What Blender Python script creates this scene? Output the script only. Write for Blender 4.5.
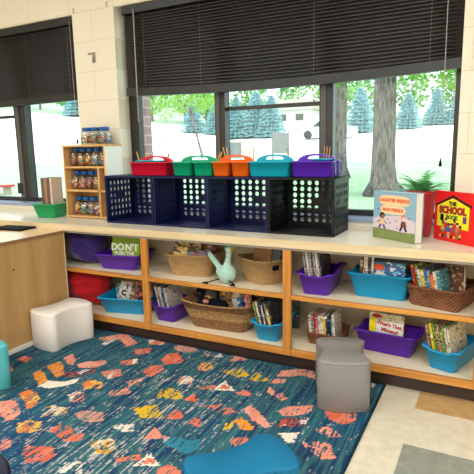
import bpy, math, random
import numpy as np
from mathutils import Vector, Matrix, noise as mnoise
PI = math.pi
sc = bpy.context.scene
for o in list(bpy.data.objects): bpy.data.objects.remove(o)
C = sc.collection

# ---------------- camera ----------------
def lin(c):
    c = c / 255.0
    return c / 12.92 if c <= .04045 else ((c + .055) / 1.055) ** 2.4
def rgb(r, g, b): return (lin(r), lin(g), lin(b), 1)
yaw, pitch, roll, fpx = math.radians(27.66), math.radians(9.968), math.radians(-1.0825), 497.33
fw = Vector((-math.sin(yaw)*math.cos(pitch), math.cos(yaw)*math.cos(pitch), -math.sin(pitch)))
rt = Vector((math.cos(yaw), math.sin(yaw), 0)); up = rt.cross(fw)
r2 = rt*math.cos(roll) + up*math.sin(roll); u2 = -rt*math.sin(roll) + up*math.cos(roll)
cd = bpy.data.cameras.new('camera'); cam = bpy.data.objects.new('camera', cd); C.objects.link(cam)
m = Matrix((r2, u2, -fw)).transposed().to_4x4(); m.translation = Vector((.9374, -2.3359, 1.173))
cam.matrix_world = m
cd.sensor_width = 36; cd.lens = fpx * 36 / 474; cd.clip_start = .02; cd.clip_end = 400
sc.camera = cam

# ---------------- world, sun, lamps, exposure ----------------
w = bpy.data.worlds.new('sky'); sc.world = w; w.use_nodes = True
bg = w.node_tree.nodes['Background']; bg.inputs[0].default_value = (.86, .95, 1.0, 1); bg.inputs[1].default_value = 2.9
sd = bpy.data.lights.new('sun', 'SUN'); sd.energy = 2.2; sd.angle = .01; sd.color = (1, .96, .88)
so = bpy.data.objects.new('sun', sd); C.objects.link(so); so.rotation_euler = (math.radians(38), 0, math.radians(72))
def area(name, loc, sx, sy, power, col, rot=(0, 0, 0)):
    d = bpy.data.lights.new(name, 'AREA'); d.shape = 'RECTANGLE'; d.size = sx; d.size_y = sy; d.energy = power; d.color = col
    o = bpy.data.objects.new(name, d); C.objects.link(o); o.location = loc; o.rotation_euler = rot
    return o
for k, (x, y) in enumerate([(-2.2, -1.3), (.3, -1.3), (2.6, -1.3), (-2.2, -3.9), (.3, -3.9), (2.6, -3.9)]):
    area('ceiling_lamp_light', (x, y, 2.66), 1.2, .6, 16 if y > -2 else 72, (.93, .98, 1.0))
sc.view_settings.view_transform = 'Standard'; sc.view_settings.look = 'None'
sc.view_settings.exposure = 0.0; sc.view_settings.gamma = 1; sc.view_settings.use_curve_mapping = False

# ---------------- materials ----------------
def newmat(name):
    M = bpy.data.materials.new(name); M.use_nodes = True
    return M, M.node_tree.nodes, M.node_tree.links, M.node_tree.nodes['Principled BSDF']
def mat(name, col, rough=.5, spec=.4, metal=0, bump=0, bscale=60, var=0, vscale=8, trans=0, alpha=1, sheen=0):
    M, n, l, p = newmat(name)
    p.inputs['Base Color'].default_value = col; p.inputs['Roughness'].default_value = rough
    p.inputs['Specular IOR Level'].default_value = spec; p.inputs['Metallic'].default_value = metal
    p.inputs['Transmission Weight'].default_value = trans; p.inputs['Sheen Weight'].default_value = sheen
    tc = n.new('ShaderNodeTexCoord')
    if var:
        t = n.new('ShaderNodeTexNoise'); t.inputs['Scale'].default_value = vscale; t.inputs['Detail'].default_value = 4
        l.new(tc.outputs['Object'], t.inputs['Vector'])
        mx = n.new('ShaderNodeMix'); mx.data_type = 'RGBA'
        mx.inputs[6].default_value = tuple(max(0, c*(1-var)) for c in col[:3]) + (1,)
        mx.inputs[7].default_value = tuple(min(1, c*(1+var)) for c in col[:3]) + (1,)
        l.new(t.outputs['Fac'], mx.inputs[0]); l.new(mx.outputs[2], p.inputs['Base Color'])
    if bump:
        t = n.new('ShaderNodeTexNoise'); t.inputs['Scale'].default_value = bscale; t.inputs['Detail'].default_value = 3
        l.new(tc.outputs['Object'], t.inputs['Vector'])
        b = n.new('ShaderNodeBump'); b.inputs['Strength'].default_value = bump; b.inputs['Distance'].default_value = .01
        l.new(t.outputs['Fac'], b.inputs['Height']); l.new(b.outputs['Normal'], p.inputs['Normal'])
    return M
def woodmat(name, c1, c2, axis='X', rough=.35, scale=1.0, coord='Object', spec=.4):
    M, n, l, p = newmat(name)
    tc = n.new('ShaderNodeTexCoord'); mp = n.new('ShaderNodeMapping')
    s = {'X': (1.2, 14, 14), 'Y': (14, 1.2, 14), 'Z': (14, 14, 1.2)}[axis]
    mp.inputs['Scale'].default_value = tuple(a*scale for a in s)
    l.new(tc.outputs[coord], mp.inputs['Vector'])
    t = n.new('ShaderNodeTexNoise'); t.inputs['Scale'].default_value = 2.2; t.inputs['Detail'].default_value = 5; t.inputs['Distortion'].default_value = .6
    l.new(mp.outputs[0], t.inputs['Vector'])
    r = n.new('ShaderNodeValToRGB'); r.color_ramp.elements[0].position = .32; r.color_ramp.elements[1].position = .7
    r.color_ramp.elements[0].color = c1; r.color_ramp.elements[1].color = c2
    l.new(t.outputs['Fac'], r.inputs['Fac']); l.new(r.outputs['Color'], p.inputs['Base Color'])
    p.inputs['Roughness'].default_value = rough; p.inputs['Specular IOR Level'].default_value = spec
    return M
def printmat(name, base, c1, c2, scale=45, amt=.5):
    """printed paper: small irregular blocks of ink over the cover colour"""
    M, n, l, p = newmat(name)
    tc = n.new('ShaderNodeTexCoord'); mp = n.new('ShaderNodeMapping'); mp.inputs['Scale'].default_value = (1, 1, 1.6)
    l.new(tc.outputs['Object'], mp.inputs['Vector'])
    v = n.new('ShaderNodeTexVoronoi'); v.inputs['Scale'].default_value = scale; l.new(mp.outputs[0], v.inputs['Vector'])
    sp = n.new('ShaderNodeSeparateColor'); l.new(v.outputs['Color'], sp.inputs[0])
    r = n.new('ShaderNodeValToRGB'); r.color_ramp.interpolation = 'CONSTANT'
    e = r.color_ramp.elements; e[0].color = base; e[1].color = c1; e[1].position = 1-amt
    e2 = e.new(1-amt*.5); e2.color = c2
    l.new(sp.outputs[0], r.inputs['Fac']); l.new(r.outputs['Color'], p.inputs['Base Color'])
    p.inputs['Roughness'].default_value = .4
    return M
def weavemat(name, c1, c2, sx=110, sz=90, bstr=.8):
    M, n, l, p = newmat(name)
    tc = n.new('ShaderNodeTexCoord'); sp = n.new('ShaderNodeSeparateXYZ'); l.new(tc.outputs['Object'], sp.inputs[0])
    ad = n.new('ShaderNodeMath'); ad.operation = 'ADD'; l.new(sp.outputs[0], ad.inputs[0]); l.new(sp.outputs[1], ad.inputs[1])
    def sine(src, k):
        a = n.new('ShaderNodeMath'); a.operation = 'MULTIPLY'; a.inputs[1].default_value = k; l.new(src, a.inputs[0])
        b = n.new('ShaderNodeMath'); b.operation = 'SINE'; l.new(a.outputs[0], b.inputs[0]); return b
    a = sine(ad.outputs[0], sx*3); b = sine(sp.outputs[2], sz*5)
    mu = n.new('ShaderNodeMath'); mu.operation = 'MULTIPLY'; l.new(a.outputs[0], mu.inputs[0]); l.new(b.outputs[0], mu.inputs[1])
    t = n.new('ShaderNodeTexNoise'); t.inputs['Scale'].default_value = 40; l.new(tc.outputs['Object'], t.inputs['Vector'])
    m2 = n.new('ShaderNodeMath'); m2.operation = 'MULTIPLY_ADD'; m2.inputs[1].default_value = .42; l.new(mu.outputs[0], m2.inputs[0]); l.new(t.outputs['Fac'], m2.inputs[2])
    mx = n.new('ShaderNodeMix'); mx.data_type = 'RGBA'; mx.inputs[6].default_value = c1; mx.inputs[7].default_value = c2
    l.new(m2.outputs[0], mx.inputs[0]); l.new(mx.outputs[2], p.inputs['Base Color'])
    bm = n.new('ShaderNodeBump'); bm.inputs['Strength'].default_value = bstr; bm.inputs['Distance'].default_value = .009
    l.new(mu.outputs[0], bm.inputs['Height']); l.new(bm.outputs['Normal'], p.inputs['Normal'])
    p.inputs['Roughness'].default_value = .6
    return M
def glassmat(name, tint=(.93, .98, .97, 1), mixf=.08, rough=.02):
    M, n, l, p = newmat(name); n.remove(p)
    out = n['Material Output']; t = n.new('ShaderNodeBsdfTransparent'); t.inputs[0].default_value = tint
    g = n.new('ShaderNodeBsdfGlossy'); g.inputs['Roughness'].default_value = rough
    mx = n.new('ShaderNodeMixShader'); mx.inputs[0].default_value = mixf
    l.new(t.outputs[0], mx.inputs[1]); l.new(g.outputs[0], mx.inputs[2]); l.new(mx.outputs[0], out.inputs[0])
    return M

MT = {}
MT['cream'] = mat('cream_paint', rgb(238, 228, 208), .45, .4)
MT['trim_orange'] = woodmat('honey_oak', rgb(186, 118, 48), rgb(214, 150, 72), 'X', .3)
MT['trim_orange_v'] = woodmat('honey_oak_upright', rgb(186, 118, 48), rgb(214, 150, 72), 'Z', .3)
MT['shelf'] = woodmat('pale_shelf_laminate', rgb(238, 218, 186), rgb(246, 231, 204), 'X', .4)
MT['back'] = mat('shelf_back_paint', rgb(214, 200, 176), .6, .3, var=.05)
MT['ctop'] = mat('pale_laminate', rgb(242, 232, 214), .2, .6, var=.03, vscale=3)
MT['cedge'] = woodmat('maple_edge', rgb(212, 188, 146), rgb(228, 208, 170), 'X', .4)
MT['grey'] = mat('grey_trim', rgb(150, 140, 128), .5)
MT['kick'] = mat('dark_brown_base', rgb(58, 44, 40), .4, .5)
MT['black'] = mat('black_plastic', rgb(24, 25, 30), .4, .4)
MT['frame'] = mat('dark_bronze_frame', rgb(38, 36, 38), .35, .5)
MT['framelt'] = mat('bronze_frame_face', rgb(82, 78, 80), .4, .5)
MT['sill'] = mat('blue_grey_sill', rgb(148, 160, 190), .3, .5)
MT['blind'] = mat('dark_brown_slat', rgb(34, 28, 30), .36, .5)
MT['rail'] = mat('charcoal_rail', rgb(26, 28, 32), .4, .5)
MT['cord'] = mat('pale_cord', rgb(170, 165, 160), .6)
MT['glass'] = glassmat('window_glass', (.95, 1, .985, 1), .05)
MT['jar'] = glassmat('clear_jar', (.93, .95, .97, 1), .14, .08)
MT['ply'] = woodmat('plywood_panel', rgb(186, 146, 92), rgb(203, 165, 110), 'Z', .45, .5)
MT['plytop'] = woodmat('unit_top', rgb(228, 190, 140), rgb(240, 208, 160), 'Y', .25, .6)
MT['plyedge'] = mat('plywood_edge', rgb(150, 112, 84), .5)
MT['birch'] = woodmat('birch_shelf', rgb(204, 152, 92), rgb(222, 176, 116), 'Z', .4)
MT['white'] = mat('white_paint', rgb(236, 234, 228), .5)
MT['navy'] = mat('navy_plastic', rgb(9, 18, 66), .45, .3)
MT['blackcrate'] = mat('black_crate_plastic', rgb(9, 10, 14), .45, .3)
MT['purple'] = mat('purple_plastic', rgb(86, 24, 170), .35, .4)
MT['teal'] = mat('teal_plastic', rgb(4, 150, 208), .35, .4)
MT['green'] = mat('green_plastic', rgb(24, 160, 96), .35, .4)
MT['emerald'] = mat('emerald_plastic', rgb(18, 168, 124), .35, .4)
MT['red'] = mat('red_plastic', rgb(216, 24, 56), .35, .4)
MT['orange'] = mat('orange_plastic', rgb(240, 104, 24), .35, .4)
MT['aqua'] = mat('aqua_plastic', rgb(24, 168, 196), .35, .4)
MT['violet'] = mat('violet_plastic', rgb(92, 44, 190), .35, .4)
MT['potred'] = mat('red_glazed_pot', rgb(176, 38, 48), .35, .5)
MT['fern'] = mat('fern_green', rgb(98, 176, 108), .5, .3, var=.35, vscale=30)
MT['soil'] = mat('dark_soil', rgb(52, 36, 26), .9, .1)
MT['greystool'] = mat('grey_vinyl', rgb(140, 136, 134), .5, .3, bump=.12, bscale=9)
MT['whitestool'] = mat('off_white_vinyl', rgb(246, 238, 232), .45, .4, bump=.25, bscale=7)
MT['bluestool'] = mat('blue_vinyl', rgb(6, 108, 150), .5, .3, bump=.1, bscale=9)
MT['aquastool'] = mat('aqua_vinyl', rgb(92, 190, 196), .4, .4, bump=.1, bscale=9)
MT['navystool'] = mat('navy_vinyl', rgb(24, 30, 58), .4, .4)
MT['page'] = mat('page_paper', rgb(226, 218, 204), .8, .1)
MT['pillowp'] = mat('purple_fabric', rgb(52, 34, 108), .8, .2, bump=.5, bscale=14, sheen=.3)
MT['pillowr'] = mat('red_fabric', rgb(188, 22, 34), .75, .2, bump=.5, bscale=12, sheen=.2)
MT['wick_l'] = weavemat('pale_wicker', rgb(206, 154, 94), rgb(246, 208, 150))
MT['wick_b'] = weavemat('brown_wicker', rgb(104, 56, 32), rgb(190, 122, 80), 120, 60)
MT['lidblue'] = mat('blue_lid', rgb(26, 92, 160), .4, .4)
MT['pencil'] = mat('pencil_yellow', rgb(226, 160, 76), .5)
MT['stick'] = mat('birch_stick', rgb(214, 160, 100), .6)
MT['lead'] = mat('pencil_tip', rgb(60, 48, 40), .5)
MT['mint'] = mat('mint_plush', rgb(168, 206, 194), .95, .1, bump=.4, bscale=120, sheen=.4)
MT['beak'] = mat('yellow_felt', rgb(224, 178, 70), .9, .1)
MT['inkblack'] = mat('black_felt', rgb(18, 18, 20), .8, .1)
MT['greyplush'] = mat('grey_plush', rgb(112, 104, 100), .95, .1, bump=.5, bscale=120)
MT['tanplush'] = mat('tan_plush', rgb(206, 160, 96), .95, .1, bump=.5, bscale=120)
MT['whiteplush'] = mat('white_plush', rgb(226, 222, 214), .95, .1, bump=.5, bscale=120)
MT['blackplush'] = mat('black_plush', rgb(26, 30, 40), .95, .1, bump=.5, bscale=120)
MT['pinkplush'] = mat('pink_plush', rgb(226, 152, 140), .95, .1, bump=.5, bscale=120)
MT['blueplush'] = mat('blue_plush', rgb(60, 120, 180), .95, .1, bump=.5, bscale=120)
MT['metal'] = mat('hook_metal', rgb(150, 145, 135), .35, .5, .6)

# ---------------- mesh builder ----------------
class MB:
    def __init__(s): s.v = []; s.f = []; s.m = []; s.sm = []
    def add(s, vs, fs, mi=0, smooth=False, M=None):
        b = len(s.v)
        if M is not None: vs = [M @ Vector(v) for v in vs]
        s.v += [tuple(v) for v in vs]
        for f in fs: s.f.append(tuple(i+b for i in f)); s.m.append(mi); s.sm.append(smooth)
        return s
    def box(s, x0, x1, y0, y1, z0, z1, mi=0, M=None, bev=0):
        if bev:
            b = bev; prof = []
            ring = lambda d, z: [(x0+d+b*(1-k), y0+d) for k in ()]  # unused
            # chamfered box: three loops of 8 points
            def lp(ins, z):
                a = b
                return [(x0+ins+a, y0+ins, z), (x1-ins-a, y0+ins, z), (x1-ins, y0+ins+a, z), (x1-ins, y1-ins-a, z),
                        (x1-ins-a, y1-ins, z), (x0+ins+a, y1-ins, z), (x0+ins, y1-ins-a, z), (x0+ins, y0+ins+a, z)]
            return s.loft([lp(b*.7, z0), lp(0, z0+b), lp(0, z1-b), lp(b*.7, z1)], mi, False, M)
        v = [(x0,y0,z0),(x1,y0,z0),(x1,y1,z0),(x0,y1,z0),(x0,y0,z1),(x1,y0,z1),(x1,y1,z1),(x0,y1,z1)]
        return s.add(v, [(0,3,2,1),(4,5,6,7),(0,1,5,4),(1,2,6,5),(2,3,7,6),(3,0,4,7)], mi, False, M)
    def loft(s, loops, mi=0, smooth=True, M=None, cap0=True, cap1=True):
        n = len(loops[0]); v = [p for L in loops for p in L]; f = []
        for k in range(len(loops)-1):
            for i in range(n):
                j = (i+1) % n
                f.append((k*n+i, k*n+j, (k+1)*n+j, (k+1)*n+i))
        if cap0: f.append(tuple(reversed(range(n))))
        if cap1: f.append(tuple((len(loops)-1)*n+i for i in range(n)))
        return s.add(v, f, mi, smooth, M)
    def lathe(s, prof, n=16, cx=0, cy=0, mi=0, smooth=True, M=None):
        return s.loft([[(cx+r*math.cos(2*PI*i/n), cy+r*math.sin(2*PI*i/n), z) for i in range(n)] for r, z in prof], mi, smooth, M)
    def tube(s, pts, r, n=8, mi=0, M=None, smooth=True):
        pts = [Vector(p) for p in pts]; L = []
        rs = r if isinstance(r, (list, tuple)) else [r]*len(pts)
        for k, p in enumerate(pts):
            t = (pts[min(k+1, len(pts)-1)] - pts[max(k-1, 0)]).normalized()
            a = t.cross(Vector((0, 0, 1)) if abs(t.z) < .9 else Vector((1, 0, 0))).normalized(); b = t.cross(a)
            L.append([tuple(p + (a*math.cos(2*PI*i/n) + b*math.sin(2*PI*i/n))*rs[k]) for i in range(n)])
        return s.loft(L, mi, smooth, M)
    def sphere(s, c, r, n=12, mi=0, M=None):
        rx, ry, rz = r if isinstance(r, (list, tuple)) else (r, r, r); L = []
        for k in range(1, n//2+1):
            a = PI*k/(n//2+1); L.append([(c[0]+rx*math.sin(a)*math.cos(2*PI*i/n), c[1]+ry*math.sin(a)*math.sin(2*PI*i/n), c[2]-rz*math.cos(a)) for i in range(n)])
        return s.loft(L, mi, True, M)
    def poly(s, pts, y0, y1, mi=0, M=None):
        """polygon in the XZ plane extruded from y0 to y1"""
        n = len(pts)
        return s.loft([[(x, y0, z) for x, z in pts], [(x, y1, z) for x, z in pts]], mi, False, M)
    def mesh(s, name, mats):
        me = bpy.data.meshes.new(name); me.from_pydata(s.v, [], s.f)
        for k in mats: me.materials.append(MT[k] if isinstance(k, str) else k)
        me.polygons.foreach_set('material_index', s.m); me.polygons.foreach_set('use_smooth', s.sm)
        me.validate(); me.update(); return me
def obj(name, mb, mats, parent=None, loc=None, rot=None, label=None):
    if not isinstance(mats, (list, tuple)): mats = [mats]
    o = bpy.data.objects.new(name, mb.mesh(name, mats)); C.objects.link(o)
    if parent: o.parent = parent
    if loc: o.location = loc
    if rot: o.rotation_euler = rot
    if label: o['label'] = label
    return o
def tag(o, label, cat, group=None, kind=None):
    o['label'] = label; o['category'] = cat
    if group: o['group'] = group
    if kind: o['kind'] = kind
    return o
def thing(name, label, cat, loc=(0, 0, 0), rz=0, group=None, rot=None):
    o = bpy.data.objects.new(name, None); C.objects.link(o); o.empty_display_size = .05
    o.location = loc; o.rotation_euler = rot or (0, 0, rz)
    return tag(o, label, cat, group)
def struct(name, mb, mats, parent=None, **k):
    o = obj(name, mb, mats, parent, **k)
    if not parent: o['kind'] = 'structure'
    return o
def dup(root, loc=None, rot=None, label=None):
    r = root.copy(); C.objects.link(r)
    if loc: r.location = loc
    if rot: r.rotation_euler = rot
    if label: r['label'] = label
    for ch in list(root.children):
        c = ch.copy(); C.objects.link(c); c.parent = r
        for g in list(ch.children):
            d = g.copy(); C.objects.link(d); d.parent = c
    return r
def textobj(name, body, size, mat_, parent, loc, rot, ex=.0004, align='CENTER', sx=1, shear=0, bold=0):
    cu = bpy.data.curves.new(name, 'FONT'); cu.body = body; cu.size = size; cu.extrude = ex; cu.align_x = align; cu.align_y = 'CENTER'; cu.shear = shear
    cu.offset = bold; cu.resolution_u = 3
    t = bpy.data.objects.new(name, cu); C.objects.link(t); bpy.context.view_layer.update()
    me = bpy.data.meshes.new_from_object(t.evaluated_get(bpy.context.evaluated_depsgraph_get()))
    bpy.data.objects.remove(t); me.materials.clear(); me.materials.append(MT[mat_] if isinstance(mat_, str) else mat_)
    o = bpy.data.objects.new(name, me); C.objects.link(o); o.parent = parent; o.location = loc; o.rotation_euler = rot; o.scale = (sx, 1, 1)
    return o
ORD = ['leftmost', 'second from left', 'third from left', 'fourth from left', 'fifth from left', 'sixth from left', 'seventh from left', 'eighth from left', 'ninth from left', 'tenth from left', 'eleventh from left', 'twelfth from left']

# ================= SETTING =================
YW, YF = .455, .589      # inner wall face, window frame plane
# --- wall material: painted block courses
Mw, n, l, p = newmat('painted_block')
ge = n.new('ShaderNodeNewGeometry'); sp = n.new('ShaderNodeSeparateXYZ'); l.new(ge.outputs['Position'], sp.inputs[0])
cb = n.new('ShaderNodeCombineXYZ'); l.new(sp.outputs[0], cb.inputs[0])
ad = n.new('ShaderNodeMath'); ad.operation = 'ADD'; ad.inputs[1].default_value = .083; l.new(sp.outputs[2], ad.inputs[0]); l.new(ad.outputs[0], cb.inputs[1])
mp = n.new('ShaderNodeMapping'); mp.inputs['Location'].default_value = (.22, 0, 0); l.new(cb.outputs[0], mp.inputs['Vector'])
br = n.new('ShaderNodeTexBrick'); br.inputs['Scale'].default_value = 1; br.inputs['Brick Width'].default_value = .405; br.inputs['Row Height'].default_value = .2023
br.inputs['Mortar Size'].default_value = .0035; br.inputs['Mortar Smooth'].default_value = .5
br.inputs['Color1'].default_value = rgb(234, 226, 209); br.inputs['Color2'].default_value = rgb(232, 223, 205); br.inputs['Mortar'].default_value = rgb(216, 205, 184)
l.new(mp.outputs[0], br.inputs['Vector']); l.new(br.outputs['Color'], p.inputs['Base Color'])
bm = n.new('ShaderNodeBump'); bm.invert = True; bm.inputs['Strength'].default_value = .25; bm.inputs['Distance'].default_value = .003
l.new(br.outputs['Fac'], bm.inputs['Height']); l.new(bm.outputs['Normal'], p.inputs['Normal']); p.inputs['Roughness'].default_value = .5
MT['block'] = Mw
# --- floor tiles
Mf, n, l, p = newmat('vinyl_tiles')
ge = n.new('ShaderNodeNewGeometry'); sp = n.new('ShaderNodeSeparateXYZ'); l.new(ge.outputs['Position'], sp.inputs[0])
def mth(op, a, b=None, c=None):
    q = n.new('ShaderNodeMath'); q.operation = op
    for i, v in enumerate((a, b, c)):
        if v is None: continue
        if isinstance(v, (int, float)): q.inputs[i].default_value = v
        else: l.new(v, q.inputs[i])
    return q.outputs[0]
T = .305
ix = mth('FLOOR', mth('DIVIDE', mth('SUBTRACT', sp.outputs[0], .67), T)); iy = mth('FLOOR', mth('DIVIDE', mth('SUBTRACT', sp.outputs[1], -.118), T))
# coloured tile every second row; in the rows the tile run starts at ix>=0 (tan near the shelf, grey two rows out)
odd = mth('COMPARE', mth('MODULO', mth('ADD', iy, 20), 2), 0, .1)
isx = mth('LESS_THAN', mth('MODULO', mth('ADD', ix, 40), 4), 1.5)
grey = mth('COMPARE', mth('MODULO', mth('ADD', iy, 20), 4), 2, .1)
no = n.new('ShaderNodeTexNoise'); no.inputs['Scale'].default_value = 22; no.inputs['Detail'].default_value = 6; no.inputs['Roughness'].default_value = .65; l.new(ge.outputs['Position'], no.inputs['Vector'])
def mixc(f, a, b):
    q = n.new('ShaderNodeMix'); q.data_type = 'RGBA'
    if isinstance(f, float): q.inputs[0].default_value = f
    else: l.new(f, q.inputs[0])
    for i, v in ((6, a), (7, b)):
        if isinstance(v, tuple): q.inputs[i].default_value = v
        else: l.new(v, q.inputs[i])
    return q.outputs[2]
nr = n.new('ShaderNodeMapRange'); nr.inputs[1].default_value = .35; nr.inputs[2].default_value = .68; l.new(no.outputs['Fac'], nr.inputs[0])
crm = mixc(nr.outputs[0], rgb(232, 222, 202), rgb(216, 204, 180)); tan = mixc(nr.outputs[0], rgb(208, 172, 118), rgb(188, 148, 94)); gry = mixc(nr.outputs[0], rgb(158, 160, 148), rgb(134, 140, 130))
colr = mixc(grey, tan, gry); fin = mixc(mth('MULTIPLY', odd, isx), crm, colr)
l.new(fin, p.inputs['Base Color']); p.inputs['Roughness'].default_value = .35
MT['tiles'] = Mf

X0, X1, YB = -4.2, 4.2, -5.2
struct('floor', MB().box(X0, X1, YB, .6, -.1, 0), 'tiles')
struct('ceiling', MB().box(X0, X1, YB, .7, 2.72, 2.8), 'white')
wb = MB()
ZS, ZH = .779, 2.135
W2 = (-3.9, -1.815); W1 = (-1.436, .745)
wb.box(X0, X1, YW, .70, -.1, .755)               # below the sills
wb.box(X0, W2[0], YW, .70, .755, ZH); wb.box(W2[1], W1[0], YW, .70, .755, ZH); wb.box(W1[1], X1, YW, .70, .755, ZH)
wb.box(X0, X1, YW, .70, ZH, 2.72)
struct('wall_front', wb, 'block')
struct('wall_left', MB().box(X0-.1, X0, YB, .7, -.1, 2.8), 'cream')
struct('wall_right', MB().box(X1, X1+.1, YB, .7, -.1, 2.8), 'cream')
struct('wall_back', MB().box(X0, X1, YB-.1, YB, -.1, 2.8), 'cream')
MT['brick'] = (lambda: None)
Mb, n, l, p = newmat('exterior_brick')
tc = n.new('ShaderNodeNewGeometry'); sp = n.new('ShaderNodeSeparateXYZ'); l.new(tc.outputs['Position'], sp.inputs[0])
a = n.new('ShaderNodeMath'); a.operation = 'ADD'; l.new(sp.outputs[0], a.inputs[0]); l.new(sp.outputs[1], a.inputs[1])
cb = n.new('ShaderNodeCombineXYZ'); l.new(a.outputs[0], cb.inputs[0]); l.new(sp.outputs[2], cb.inputs[1])
br = n.new('ShaderNodeTexBrick'); br.inputs['Scale'].default_value = 1; br.inputs['Brick Width'].default_value = .2; br.inputs['Row Height'].default_value = .068; br.inputs['Mortar Size'].default_value = .005
br.inputs['Color1'].default_value = rgb(176, 134, 134); br.inputs['Color2'].default_value = rgb(158, 116, 122); br.inputs['Mortar'].default_value = rgb(196, 184, 184)
l.new(cb.outputs[0], br.inputs['Vector']); l.new(br.outputs['Color'], p.inputs['Base Color']); MT['brick'] = Mb
eb = MB()
for a0, b0 in ((X0, W2[0]), (W2[1], W1[0]), (W1[1], X1)): eb.box(a0, b0, .70, .82, -.2, ZH+.1)
eb.box(X0, X1, .70, .82, ZH+.1, 3.3); eb.box(X0, X1, .70, .82, -.2, .70)
struct('wall_exterior', eb, 'brick')
# --- sills
for k, (a0, b0) in enumerate((W1, W2)):
    s = MB().box(a0+.001, b0-.001, YW-.012, YF-.02, .756, .778, bev=.003)
    struct('trim_%d' % (k+1), s, 'sill')
# --- windows
def window(idx, x0, x1, mull, sashbars):
    r = bpy.data.objects.new('window_%d' % idx, None); C.objects.link(r); r['kind'] = 'structure'; r.location = ((x0+x1)/2, YF, ZS)
    r.location = (0, 0, 0)
    f = MB(); y0, y1 = YF-.02, YF+.035
    f.box(x0, x1, y0, y1, .757, .810); f.box(x0, x1, y0, y1, 2.08, ZH)
    f.box(x0, x0+.075 if idx == 1 else x0+.05, y0, y1, .810, 2.08); f.box(x1-.031, x1, y0, y1, .810, 2.08)
    obj('window_frame', f, 'frame', r)
    edges = [x0+.075 if idx == 1 else x0+.05]
    for a, b in mull:
        mm = MB().box(a, b, y0-.012, y1, .810, 2.08); w_ = (b-a)
        mm.box(a+w_*.12, a+w_*.5, y0-.018, y0-.011, .810, 2.08, 1)
        obj('mullion', mm, ['frame', 'framelt'], r); edges += [a, b]
    edges.append(x1-.031)
    for i in range(0, len(edges), 2):
        obj('glass_pane', MB().box(edges[i], edges[i+1], YF+.02, YF+.026, .810, 2.08), 'glass', r)
    for a, b, z in sashbars:
        obj('transom_bar', MB().box(a, b, YF+.0, YF+.019, z-.012, z+.012), 'frame', r)
    return r
window(1, W1[0], W1[1], [(-.725, -.65), (-.017, .066)], [(-.65, -.017, 1.434)])
window(2, W2[0], W2[1], [(-2.635, -2.507)], [(W2[0]+.05, -2.635, 1.478)])
obj('window_latch', MB().box(-2.66, -2.60, YF-.045, YF-.033, .84, .93, bev=.004), 'black', bpy.data.objects['window_2'])

# --- outside: lawn, pavement
def gz(x, y):
    prof = [(-2, .0), (.9, .05), (8, .22), (16, .60), (20, .78), (34, 1.65), (45, 3.0), (60, 4.2), (120, 9)]
    for (a, za), (b, zb) in zip(prof, prof[1:]):
        if y <= b: z = za + (zb-za)*max(0, (y-a))/(b-a); break
    else: z = prof[-1][1]
    z += max(0, -x-22)*.11*min(1, max(0, (y-22)/20))
    return z
def terrain(ya, yb, x0, x1, nx, ny, dz=0):
    mb = MB(); v = []; f = []
    for j in range(ny+1):
        for i in range(nx+1):
            x = x0+(x1-x0)*i/nx; y = ya+(yb-ya)*j/ny; v.append((x, y, gz(x, y)+dz))
    for j in range(ny):
        for i in range(nx): a = j*(nx+1)+i; f.append((a, a+1, a+nx+2, a+nx+1))
    return mb.add(v, f, 0, True)
MT['lawn'] = mat('lawn_grass', rgb(158, 184, 152), .9, .1, var=.35, vscale=.9, bump=.5, bscale=30)
MT['concrete'] = mat('pale_concrete', rgb(244, 243, 240), .8, .2, var=.02, vscale=.5)
struct('lawn', terrain(.94, 17, -40, 30, 40, 24), 'lawn')
struct('pavement', terrain(17, 44.5, -90, 40, 60, 30), 'concrete')
struct('far_lawn', terrain(44.5, 120, -160, 60, 60, 30), 'lawn')
# ================= COUNTER AND BOOKSHELF =================
H = .712
ct = thing('countertop', 'long pale laminate countertop with maple edge running under both windows', 'countertop', (-.7, 0, .66))
Ml = Matrix.Translation((.7, 0, -.66))
obj('top_surface', MB().box(X0+.01, X1-.01, .012, YW-.001, .672, H, M=Ml), 'ctop', ct)
obj('front_edge_band', MB().box(X0+.01, X1-.01, -.012, .012, .672, H+.0005, M=Ml, bev=.002), 'cedge', ct)
obj('under_strip', MB().box(X0+.01, X1-.01, -.004, YW-.001, .66, .672, M=Ml), 'grey', ct)
sh = thing('bookshelf', 'long low open bookshelf with honey oak rails and pale shelves under the counter', 'bookshelf', (0, 0, 0))
ZM0, ZM, ZB0, ZB = .397, .42, .086, .121
SX0, SX1 = -1.84, 1.8
def board(z0, z1, name):
    o = obj(name, MB().box(SX0, SX1, .022, .43, z0, z1), 'shelf', sh)
    obj('face_rail', MB().box(SX0, SX1, 0, .022, z0-(0 if name == 'shelf_board' else .0), z1+.0005, bev=.002), 'trim_orange', o)
board(ZM0, ZM, 'shelf_board'); board(ZB0, ZB, 'bottom_board')
for x in (-1.817, -.922, 0, .918, 1.777):
    obj('stile', MB().box(x-.0225, x+.0225, -.004, .019, ZB0+.002, .659, bev=.002), 'trim_orange_v', sh)
obj('back_panel', MB().box(SX0, SX1, .43, .452, .0, .659), 'back', sh)
obj('toe_kick', MB().box(SX0, SX1, .065, .085, .0, ZB0), 'kick', sh)
for x in (SX0, SX1-.02): obj('end_panel', MB().box(x, x+.02, .022, .43, ZB0, .659), 'ply', sh)
obj('rail_joint', MB().box(-.5715, -.5695, -.0006, .004, ZB0+.001, ZB), 'kick', sh)
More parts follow.
